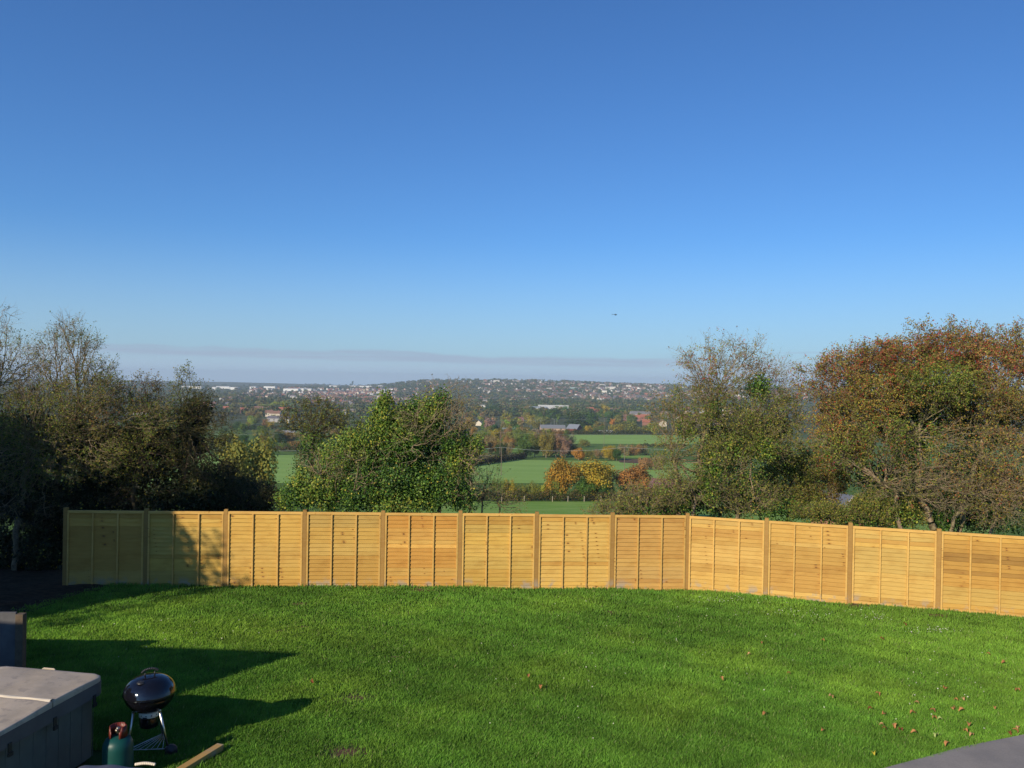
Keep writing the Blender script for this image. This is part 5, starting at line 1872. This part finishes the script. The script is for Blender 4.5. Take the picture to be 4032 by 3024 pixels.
# helicopter high over the valley
def helicopter():
    p = at(2424, 1239, 1900)
    root = empty('helicopter', p, .1)
    tag(root, 'tiny dark helicopter flying above the valley, tail to the left', 'helicopter')
    mk = [M['plain']]
    c = (.03, .035, .05)
    mb = MB()
    prof = [(0, -3.2), (.7, -2.6), (1.15, -1), (1.2, .6), (.8, 2.2), (.35, 3.4), (0, 3.6)]
    n = 14
    V = []
    for r_, x in prof:
        for i in range(n):
            a = 6.2832 * i / n
            V.append((-x, r_ * math.cos(a), r_ * math.sin(a)))
    F = []
    for j in range(len(prof) - 1):
        for i in range(n):
            F.append((j * n + i, j * n + (i + 1) % n, (j + 1) * n + (i + 1) % n, (j + 1) * n + i))
    mb.add(V, F, 0, c)
    mb.build('fuselage', mk, root, True)
    mb = MB()
    mb.tube((-2.6, 0, .3), (-8.2, 0, .6), .45, .18, 8, col=c)
    mb.build('tail_boom', mk, root)
    mb = MB()
    mb.box((-8.2, 0, .4), (1.0, .15, 2.6), 0, 0, c)
    mb.build('tail_fin', mk, root)
    mb = MB()
    mb.tube((0, 0, 1.0), (0, 0, 1.9), .2, col=c)
    for k in range(4):
        a = k * 1.5708 + .3
        mb.box((math.cos(a) * 2.6, math.sin(a) * 2.6, 1.95), (5.2, .3, .06), a, 0, c)
    mb.build('rotor', mk, root)
    for s in (-1, 1):
        mb = MB()
        mb.path([(-1.8, s * 1, -1.7), (2, s * 1, -1.7)], .08, 6, 0, c)
        mb.tube((-1, s * 1, -1.7), (-1, s * .6, -.9), .05, col=c)
        mb.tube((1, s * 1, -1.7), (1, s * .6, -.9), .05, col=c)
        mb.build('skid', mk, root)


helicopter()


# ================================================================== FOREGROUND
M['vinyl'] = simple('grey_vinyl_cover', (0.50, 0.40, 0.285), 0.62, 0.10, 3.5, spec=0.35, bmp=0.15)
def vinyl():
    m, t, b, out = new_mat('grey_vinyl_cover')
    tc = t.n('ShaderNodeTexCoord')
    n1 = t.noise(tc.outputs['Object'], 2.2, 6.0, 0.6)
    n2 = t.noise(tc.outputs['Object'], 7.0, 5.0, 0.7)
    c = t.mix(t.mapr(n1, .4, .6), (.42, .345, .25, 1), (.53, .435, .32, 1))
    c = t.mix(t.mapr(n2, .54, .62, 0, .55, True), c, (.30, .25, .20, 1))
    t.link(c, b.inputs['Base Color'])
    b.inputs['Roughness'].default_value = .6
    bump(t, b, n1, .5, .02)
    return m


M['vinyl'] = vinyl()
M['tubside'] = simple('tub_cabinet', (0.12, 0.125, 0.105), 0.6, 0.12, 5.0, spec=0.3)
M['tubskirt'] = simple('cover_skirt', (0.115, 0.105, 0.10), 0.6, 0.15, 5.0, spec=0.3)
M['strip'] = simple('hinge_strip', (0.72, 0.62, 0.46), 0.28, 0.05, 3.0, spec=0.6)
M['enamel'] = simple('black_enamel', (0.006, 0.006, 0.009), 0.07, 0.05, 3.0, spec=0.7)
M['steel'] = simple('brushed_steel', (0.62, 0.62, 0.60), 0.32, 0.08, 20.0, metal=1.0)
M['alu'] = simple('vent_band', (0.62, 0.62, 0.54), 0.5, 0.08, 20.0)
M['blackplastic'] = simple('black_plastic', (0.018, 0.018, 0.02), 0.5, 0.1, 5.0)
M['gasgreen'] = simple('green_paint', (0.006, 0.065, 0.055), 0.45, 0.18, 4.0, spec=0.4, bmp=0.05)
M['gasred'] = simple('red_plastic', (0.14, 0.022, 0.012), 0.42, 0.12, 6.0, spec=0.4)
M['brass'] = simple('brass', (0.6, 0.5, 0.35), 0.35, 0.1, 5.0, metal=1.0)
M['stone'] = simple('slate_grey_panel', (0.12, 0.12, 0.125), 0.85, 0.28, 3.0, spec=0.2, bmp=0.4)
M['oldpost'] = simple('weathered_post', (0.13, 0.10, 0.07), 0.85, 0.25, 9.0, spec=0.1, bmp=0.4)


def rounded_rect(w, d, r_, n=8):
    out = []
    for cx, cy, a0 in ((w / 2 - r_, d / 2 - r_, 0), (-w / 2 + r_, d / 2 - r_, 90), (-w / 2 + r_, -d / 2 + r_, 180), (w / 2 - r_, -d / 2 + r_, 270)):
        for k in range(n + 1):
            a = math.radians(a0 + 90 * k / n)
            out.append((cx + r_ * math.cos(a), cy + r_ * math.sin(a)))
    return out


def hot_tub():
    th = math.radians(-9.5)                 # right side leans towards the camera axis
    corner = Vector((-4.80, 9.73, 0))
    W, D = 1.50, 1.78
    ux = Vector((math.cos(th), math.sin(th), 0))
    uy = Vector((-math.sin(th), math.cos(th), 0))
    c = corner - ux * W / 2 - uy * D / 2
    g = Hs(c.x, c.y)
    g = Hs(corner.x, corner.y)
    root = empty('hot_tub', (c.x, c.y, g), th)
    tag(root, 'hot tub under a worn grey folding cover at the lower left edge', 'hot tub')
    body = MB()
    poly = rounded_rect(W - .16, D - .16, .10)
    body.prism(poly, .06, .90)
    for k in range(-4, 5):
        body.box((W / 2 - .08 + .001, k * .19, .46), (.006, .005, .80), 0)
        body.box((k * .16, -D / 2 + .08 - .003, .46), (.012, .012, .80), 0)
    body.build('cabinet', [M['tubside']], root)
    base = MB()
    base.prism(rounded_rect(W - .26, D - .26, .08), -.12, .06)
    base.build('base', [M['blackplastic']], root)
    # two cover halves, slightly domed and sagging, with a skirt that hangs below
    for s in (-1, 1):
        mb = MB()
        nx, ny = 22, 14
        V = []
        hw = W / 2
        rr = .16
        for j in range(ny + 1):
            for i in range(nx + 1):
                x = -hw + W * i / nx
                v = j / ny
                y = (0.008 + (D / 2 - .008) * v)
                # rounded outer corners
                if y > D / 2 - rr:
                    dd = y - (D / 2 - rr)
                    lim = hw - rr + math.sqrt(max(0, rr * rr - dd * dd))
                    x = max(-lim, min(lim, x * lim / hw))
                z = 1.0 + .018 * math.cos(v * 1.3) - .012 * math.sin(i * .7 + s) * math.sin(v * 3.1) - .014 * v
                V.append((x, s * y, z))
        m_ = len(V)
        V += [(x, y, z - .085) for x, y, z in V]
        F = []
        for j in range(ny):
            for i in range(nx):
                a = j * (nx + 1) + i
                q = (a, a + 1, a + nx + 2, a + nx + 1)
                F.append(q if s > 0 else q[::-1])
                q2 = tuple(m_ + t_ for t_ in q)
                F.append(q2[::-1] if s > 0 else q2)
        ring = [i for i in range(nx + 1)] + [j * (nx + 1) + nx for j in range(1, ny + 1)] + [ny * (nx + 1) + i for i in range(nx - 1, -1, -1)] + [j * (nx + 1) for j in range(ny - 1, 0, -1)]
        for a, b in zip(ring, ring[1:] + ring[:1]):
            f = (a, m_ + a, m_ + b, b)
            F.append(f if s > 0 else f[::-1])
        mb.add(V, F)
        half = mb.build('cover', [M['vinyl']], root, True)
        md = half.modifiers.new('bevel', 'BEVEL')
        md.width = .012
        md.segments = 2
    # skirt with a sagging lower hem
    sk = MB()
    out = rounded_rect(W + .012, D + .012, .165, 10)
    n = len(out)
    per = 0
    V = []
    for k, (x, y) in enumerate(out):
        V.append((x, y, .945))
    for k, (x, y) in enumerate(out):
        sag = .04 * math.sin(y * 3.7) ** 2 + .02 * math.sin(x * 4)
        V.append((x * 1.0, y * 1.0, .80 - sag))
    sk.add(V, [(k, n + k, n + (k + 1) % n, (k + 1) % n) for k in range(n)])
    # subdivide long sides for the hem
    o = sk.build('skirt', [M['tubskirt']], root)
    md = o.modifiers.new('thick', 'SOLIDIFY')
    md.thickness = .006
    for y in (-.62, .02, .66):
        b = MB()
        b.box((W / 2 + .012, y, .77), (.012, .045, .12), 0)
        b.box((W / 2 + .018, y, .715), (.022, .06, .04), 0)
        b.build('strap', [M['blackplastic']], root)
    hs_ = MB()
    V, F = [], []
    n = 26
    for i in range(n + 1):
        x = -W / 2 + .0 + (W - .02) * i / n
        wv = .030 + .008 * math.sin(i * .8)
        for (yy, z) in ((-wv, 1.014), (-wv * .4, 1.030 + .003 * math.sin(i)), (wv * .4, 1.032), (wv, 1.016)):
            V.append((x, yy, z))
    for i in range(n):
        for k in range(3):
            a = i * 4 + k
            F.append((a, a + 4, a + 5, a + 1))
    hs_.add(V, F)
    hs_.build('hinge_strip', [M['strip']], root, True)
    h = MB()
    h.path([(-.15, D / 2 + .01, .95), (-.12, D / 2 + .03, .985), (.02, D / 2 + .03, .985), (.05, D / 2 + .01, .95)], .012, 6)
    h.build('handle', [M['vinyl']], root)


hot_tub()


def kettle_bbq():
    p = lawn_hit(597, 2945)
    c = Vector((-4.33, 9.84, 0))
    g = Hs(c.x, c.y)
    root = empty('kettle_barbecue', (c.x, c.y, g), 0.0)
    tag(root, 'glossy black kettle barbecue on a steel tripod beside the hot tub', 'barbecue')
    R0 = .292
    zr = .735
    # bowl
    prof = [(0.0, -.215), (.08, -.212), (.15, -.190), (.215, -.145), (.262, -.085), (.285, -.03), (.289, 0.0), (.300, .004), (.300, .012), (.288, .012), (.270, -.03), (.2, -.13), (.0, -.19)]
    mb = MB()
    mb.lathe((0, 0, zr), prof, 56)
    mb.build('bowl', [M['enamel']], root, True)
    lp = [(.303, .012), (.306, .020), (.300, .034), (.296, .05), (.284, .088), (.255, .135), (.205, .178), (.145, .205), (.08, .218), (0, .222)]
    mb = MB()
    mb.lathe((0, 0, zr), lp, 56)
    lid = mb.build('lid', [M['enamel']], root, True)
    mb = MB()
    for s in (-1, 1):
        mb.tube((s * .055, 0, zr + .215), (s * .055, 0, zr + .262), .009, n=8)
    pts = [(.09 * math.sin(a), 0, zr + .258 + .044 * math.cos(a)) for a in np.linspace(-1.45, 1.45, 14)]
    h = MB()
    h.path(pts, .014, 10)
    h.V += mb.V
    nb = len(h.V) - len(mb.V)
    h.F += [[nb + i for i in f] for f in mb.F]
    h.M += mb.M
    h.C += mb.C
    ho = h.build('handle', [M['blackplastic']], lid, True)
    ho.rotation_euler = (0, 0, .6)
    v = MB()
    v.lathe((-.03, -.165, zr + .191), [(0, .016), (.035, .014), (.048, .006), (.050, -.004)], 24)
    for k in range(4):
        a = k * 1.57 + .5
        v.tube((-.03 + .024 * math.cos(a), -.165 + .024 * math.sin(a), zr + .199), (-.03 + .024 * math.cos(a), -.165 + .024 * math.sin(a), zr + .2075), .008, n=10)
    v.build('vent', [M['blackplastic']], lid, True)
    # ash catcher
    a_ = MB()
    a_.lathe((0, 0, 0), [(.112, .535), (.118, .530), (.118, .475), (.112, .470)], 40)
    band = a_.build('vent_band', [M['alu']], root, True)
    hb = MB()
    for k in range(12):
        t_ = k * 2 * math.pi / 12 + .1
        x, y = .1175 * math.cos(t_), .1175 * math.sin(t_)
        hb.tube((x * .99, y * .99, .502), (x * 1.012, y * 1.012, .502), .0075, n=10)
    hb.box((.0, -.121, .478), (.045, .014, .022))
    hb.build('vent_holes', [M['blackplastic']], band)
    a_ = MB()
    a_.lathe((0, 0, 0), [(.113, .474), (.112, .40), (.104, .345), (.085, .335), (0, .333)], 36)
    a_.build('ash_catcher', [M['enamel']], root, True)
    # legs
    fw = [lawn_hit(496, 2984), lawn_hit(664, 2978), lawn_hit(646, 2922)]
    feet = [(f.x - c.x, f.y - c.y, z) for f, z in zip(fw, (0, .07, .0))]
    tops = [(-.15, -.09, zr - .17), (.16, -.09, zr - .16), (.02, .17, zr - .16)]
    for f, t_ in zip(feet, tops):
        q = MB()
        q.tube(f, t_, .0135, n=12)
        q.build('leg', [M['steel']], root, True)
        q = MB()
        d = (Vector(t_) - Vector(f)).normalized()
        q.tube(Vector(t_) - d * .03, Vector(t_) + d * .015, .018, n=10)
        q.build('leg_socket', [M['steel']], root, True)
    q = MB()
    q.tube((feet[0][0], feet[0][1], 0), (feet[0][0] * .985, feet[0][1] * .985, .05), .018, n=10)
    q.build('foot_cap', [M['blackplastic']], root, True)
    for (x, y) in ((feet[1][0] + .03, feet[1][1] - .01),):
        w = MB()
        ax = Vector((.33 - .06, -.20 - .38, 0)).normalized()
        w.tube(Vector((x, y, .075)) - ax * .022, Vector((x, y, .075)) + ax * .022, .075, n=24)
        w.tube(Vector((x, y, .075)) - ax * .03, Vector((x, y, .075)) + ax * .03, .03, n=16)
        w.build('wheel', [M['blackplastic']], root, True)
    ra = MB()
    A, B, C = [Vector(f) for f in feet]
    A = A.lerp(Vector(tops[0]), .10)
    B = B.lerp(Vector(tops[1]), .03)
    C = C.lerp(Vector(tops[2]), .03)
    A.z = B.z = C.z = .095
    for a, b in ((A, B), (B, C), (C, A)):
        ra.tube(a, b, .005, n=6)
    for k in range(1, 7):
        t_ = k / 7
        ra.tube(A.lerp(B, t_), C.lerp(B, t_ * .2).lerp(A.lerp(C, .2), 0), .0028, n=5)
    ra.build('wire_rack', [M['steel']], root, True)


kettle_bbq()


def gas_bottle():
    c = Vector((-4.36, 9.12, 0))
    g = Hs(c.x, c.y)
    root = empty('gas_bottle', (c.x, c.y, g), 0)
    tag(root, 'teal green gas bottle with a red collar, between hot tub and barbecue', 'gas bottle')
    mb = MB()
    mb.lathe((0, 0, 0), [(0, .03), (.13, .03), (.155, .06), (.160, .10), (.160, .385), (.154, .43), (.132, .47), (.095, .495), (.05, .507), (0, .51)], 48)
    mb.build('body', [M['gasgreen']], root, True)
    mb = MB()
    mb.lathe((0, 0, 0), [(.125, 0), (.13, .05), (.12, .05), (.115, 0)], 32)
    mb.build('foot_ring', [M['gasgreen']], root, True)
    # open collar with a cut-out facing the camera
    col = MB()
    n = 36
    V = []
    for k in range(n + 1):
        a = math.radians(-60 + 300 * k / n)
        topz = .62 if (k < 9 or k > 14) else .605
        if k < 2 or k > n - 2:
            topz -= .05
        rr = .092 + (.006 if k % 2 else 0)
        V.append((rr * math.cos(a), rr * math.sin(a), .49))
        V.append((rr * .93 * math.cos(a), rr * .93 * math.sin(a), topz))
    col.add(V, [(2 * k, 2 * k + 2, 2 * k + 3, 2 * k + 1) for k in range(n)])
    o = col.build('collar', [M['gasred']], root, True)
    md = o.modifiers.new('thick', 'SOLIDIFY')
    md.thickness = .007
    v = MB()
    v.tube((0, 0, .53), (0, 0, .60), .022, n=12)
    v.tube((0, 0, .575), (.0, -.05, .578), .015, n=12)
    v.build('valve', [M['brass']], root, True)


gas_bottle()


# covered table-top grill at the very bottom of the frame
def low_cover():
    g = Hs(-3.4, 7.0)
    root = empty('covered_barbecue', (-3.43, 6.97, g), .02)
    tag(root, 'dark rounded vinyl cover at the bottom edge in front of the gas bottle', 'cover')
    # top height solved so that only a sliver shows
    topz = at(440, 3000, 7.2).z - g
    mb = MB()
    nx, ny = 26, 14
    V = []
    for j in range(ny + 1):
        for i in range(nx + 1):
            u = -1 + 2 * i / nx
            v = -1 + 2 * j / ny
            su = math.copysign(abs(u) ** .75, u)
            x = .40 * u
            y = .26 * v
            e = max(0, abs(u) ** 6, abs(v) ** 6)
            z = topz - .035 * (u + .35) ** 2 - .10 * abs(u) ** 8 - .08 * abs(v) ** 8 + .006 * math.sin(9 * u + 3 * v)
            V.append((x, y, z))
    m_ = len(V)
    V += [(x * 1.04, y * 1.04, .25) for x, y, z in V]
    F = []
    for j in range(ny):
        for i in range(nx):
            a = j * (nx + 1) + i
            F.append((a, a + 1, a + nx + 2, a + nx + 1))
    ring = [i for i in range(nx + 1)] + [j * (nx + 1) + nx for j in range(1, ny + 1)] + [ny * (nx + 1) + i for i in range(nx - 1, -1, -1)] + [j * (nx + 1) for j in range(ny - 1, 0, -1)]
    for a, b in zip(ring, ring[1:] + ring[:1]):
        F.append((a, m_ + a, m_ + b, b))
    mb.add(V, F)
    mb.build('cover', [simple('dark_vinyl', (.10, .10, .125), .5, .12, 5.0, spec=.4)], root, True)
    q = MB()
    q.path([(.16 + .016 * k, .2, topz - .006 + .012 * math.sin(k * .28)) for k in range(12)], .013, 8)
    q.build('pull_strip', [M['strip']], root, True)
    for (x, y) in ((-.33, -.2), (.33, -.2), (-.33, .2), (.33, .2)):
        q = MB()
        q.tube((x, y, 0), (x, y, .4), .02, n=8)
        q.build('leg', [M['steel']], root)


low_cover()


# sawn timber offcut
def offcut():
    a = lawn_hit(868, 2962)
    b = lawn_hit(725, 3045)
    d = (b - a)
    b = a + d * 1.35
    d = b - a
    L = d.length
    c = (a + b) / 2 + Vector((0, 0, .055))
    mb = MB()
    mb.box((0, 0, 0), (L, .095, .075), 0, 0, (.50, .31, .10))
    o = mb.build('timber_offcut', [M['wood']], bevel=.003)
    o.location = c
    o.rotation_euler = (0, 0, math.atan2(d.y, d.x))
    tag(o, 'sawn square timber post lying on the sunlit grass at the bottom left', 'timber')


offcut()


# low slate grey panel and its post at the left edge
def low_panel():
    p = lawn_hit(85, 2640)
    root = empty('low_panel_fence', p, .06)
    tag(root, 'low blue-grey panel wall ending at a short brown post, left edge', 'wall')
    h = 225 / FPX * p.y + .02
    mb = MB()
    mb.box((-1.25, .02, h / 2 - .1), (2.3, .05, h + .2), 0)
    mb.build('panel', [M['stone']], root, bevel=.006)
    mb = MB()
    mb.box((-.02, 0, h / 2 - .12), (.12, .12, h + .20), 0)
    mb.build('post', [M['oldpost']], root, bevel=.006)


low_panel()

# ------------------------------------------------------------------ out of frame: unseen garage, inferred from the long shadow and shaped to cast it
M['render_wall'] = simple('rendered_wall', (.55, .50, .42), .9, .1, 2.0, spec=.1)
M['tiles'] = simple('roof_tiles', (.16, .10, .08), .8, .25, 9.0, spec=.2)


def garage():
    A = Vector((-9.55, 6.42))
    e = Vector((-.444, -.896)) * 5.0
    f = Vector((-6.0, .48))
    root = empty('garage', (A.x, A.y, Hs(A.x, A.y)), 0)
    tag(root, 'unseen flat roofed rendered garage beyond the left edge, outline fitted to its shadow', 'garage')
    H_ = 3.95
    P = [Vector((0, 0)), f, f + e, e]
    mb = MB()
    mb.prism([(p.x, p.y) for p in P][::-1], -.3, H_ - .12)
    mb.build('wall', [M['render_wall']], root)
    mb = MB()
    c_ = (P[0] + P[1] + P[2] + P[3]) / 4
    mb.prism([tuple(c_ + (p - c_) * 1.012) for p in P][::-1], H_ - .118, H_)
    mb.build('roof', [M['tiles']], root)


garage()


# ------------------------------------------------------------------ fallen leaves
LEAVES = [(3454, 2749, 'o'), (3609, 2786, 'p'), (3759, 2807, 'o'), (3787, 2814, 'o'), (3765, 2773, 'o'), (3795, 2770, 'p'), (3474, 2828, 'o'), (3427, 2810, 'b'), (3593, 2825, 'o'), (3671, 2816, 'o'),
          (3680, 2846, 'o'), (3702, 2851, 'g'), (3815, 2872, 'o'), (3803, 2897, 'o'), (3826, 2914, 'p'), (3995, 2896, 'o'), (3978, 2906, 'b'), (4012, 2884, 'p'), (3916, 2806, 'o'), (4008, 2735, 'o'),
          (3443, 2990, 'y'), (3690, 2916, 'g'), (3471, 2875, 'p'), (3519, 2876, 'o'), (3547, 2894, 'b'), (3598, 2903, 'o'), (3481, 2889, 'b'), (3732, 2950, 'o'), (3716, 2726, 'o'), (2079, 2676, 'o'),
          (2130, 2720, 'o'), (2840, 2688, 'o'), (3010, 2828, 'o'), (3235, 2895, 'o'), (3105, 2668, 'o'), (3270, 2760, 'p'), (1675, 2312, 'p'), (3240, 2535, 'o'), (3470, 2528, 'b'), (3000, 2545, 'o'), (2950, 2590, 'p'),
          (3560, 2470, 'b'), (3890, 2590, 'o'), (3950, 2620, 'o'), (1230, 2700, 'b')]
LM = {'o': ('orange-brown', (.50, .23, .09)), 'p': ('pale tan', (.60, .34, .16)), 'b': ('dark brown', (.26, .09, .04)), 'y': ('yellow', (.62, .50, .06)), 'g': ('pale green', (.42, .50, .16))}
for (x, y, k) in LEAVES:
    p = lawn_hit(x, y)
    nm, c = LM[k]
    L = random.uniform(.055, .085)
    mb = MB()
    n = 8
    V, F = [], []
    for i in range(n + 1):
        t_ = i / n
        w = L * .42 * math.sin(math.pi * min(1, t_ * 1.02)) ** .7 * (1 + .25 * math.sin(t_ * 20))
        zc = .03 * math.sin(t_ * 3.1)
        V += [(L * (t_ - .5) * 2 * .6, -w * .8, zc + w * .7), (L * (t_ - .5) * 2 * .6, 0, zc), (L * (t_ - .5) * 2 * .6, w * .8, zc + w * .6)]
    for i in range(n):
        a = i * 3
        F += [(a, a + 3, a + 4, a + 1), (a + 1, a + 4, a + 5, a + 2)]
    mb.add(V, F, 0, tuple(np.array(c) * random.uniform(.8, 1.15)))
    o = mb.build('fallen_leaf', [M['leaf']])
    o.location = p + Vector((0, 0, .055))
    o.rotation_euler = (random.gauss(0, .3), random.gauss(0, .3), random.uniform(0, 6.28))
    reg = 'at the bottom right, near the patio' if (x > 3300 and y > 2700) else 'scattered on the open lawn'
    tag(o, f'small curled {nm} dead leaf {reg}', 'leaf', 'fallen leaves on the lawn')


# tiny pale seed heads and clover along the right of the lawn
def daisies():
    P = []
    for (x, y, sx, sy, n) in [(3680, 2490, 90, 14, 46), (3450, 2440, 60, 14, 26), (3200, 2420, 300, 25, 60), (2850, 2370, 200, 18, 40), (2600, 2600, 1200, 260, 60), (700, 2500, 300, 90, 18), (3700, 2700, 300, 160, 30)]:
        for _ in range(n):
            P.append(np.array(lawn_hit(min(max(x + random.gauss(0, sx / 2), 30), 4000), y + random.gauss(0, sy / 2))) + np.array([0, 0, .065]))
    P = np.array(P)
    V, F = leaf_batch(P, rng.uniform(.014, .028, len(P)), np.tile(np.array([[0, -1., 1]]), (len(P), 1)), 2, .9)
    o = np_mesh('seed_heads', V, F, M['leaf'], None, pal(len(P), [(.62, .62, .50), (.5, .52, .36)], None, .1))
    tag(o, 'tiny whitish seed heads sprinkled in the lawn below the right-hand panels', 'seed heads', kind='stuff')


daisies()

# ================================================================== HAZE
def haze():
    mb = MB()
    x, y0, y1, z0, z1 = 11500, -70, 9600, -152, 48
    mb.add([(-x, y0, z0), (x, y0, z0), (x, y1, z0), (-x, y1, z0), (-x, y0, z1), (x, y0, z1), (x, y1, z1), (-x, y1, z1)],
           [(0, 3, 2, 1), (4, 5, 6, 7), (0, 1, 5, 4), (1, 2, 6, 5), (2, 3, 7, 6), (3, 0, 4, 7)])
    m = bpy.data.materials.new('haze')
    m.use_nodes = True
    m.node_tree.nodes.clear()
    t = NT(m.node_tree)
    out = t.n('ShaderNodeOutputMaterial')
    v = t.n('ShaderNodeVolumePrincipled')
    v.inputs['Color'].default_value = (.68, .84, 1.0, 1)
    v.inputs['Density'].default_value = 0.00012
    v.inputs['Anisotropy'].default_value = 0.0
    t.link(v.outputs[0], out.inputs['Volume'])
    o = mb.build('haze', [m])
    tag(o, 'thin blue morning haze filling the valley', 'haze', kind='stuff')


haze()
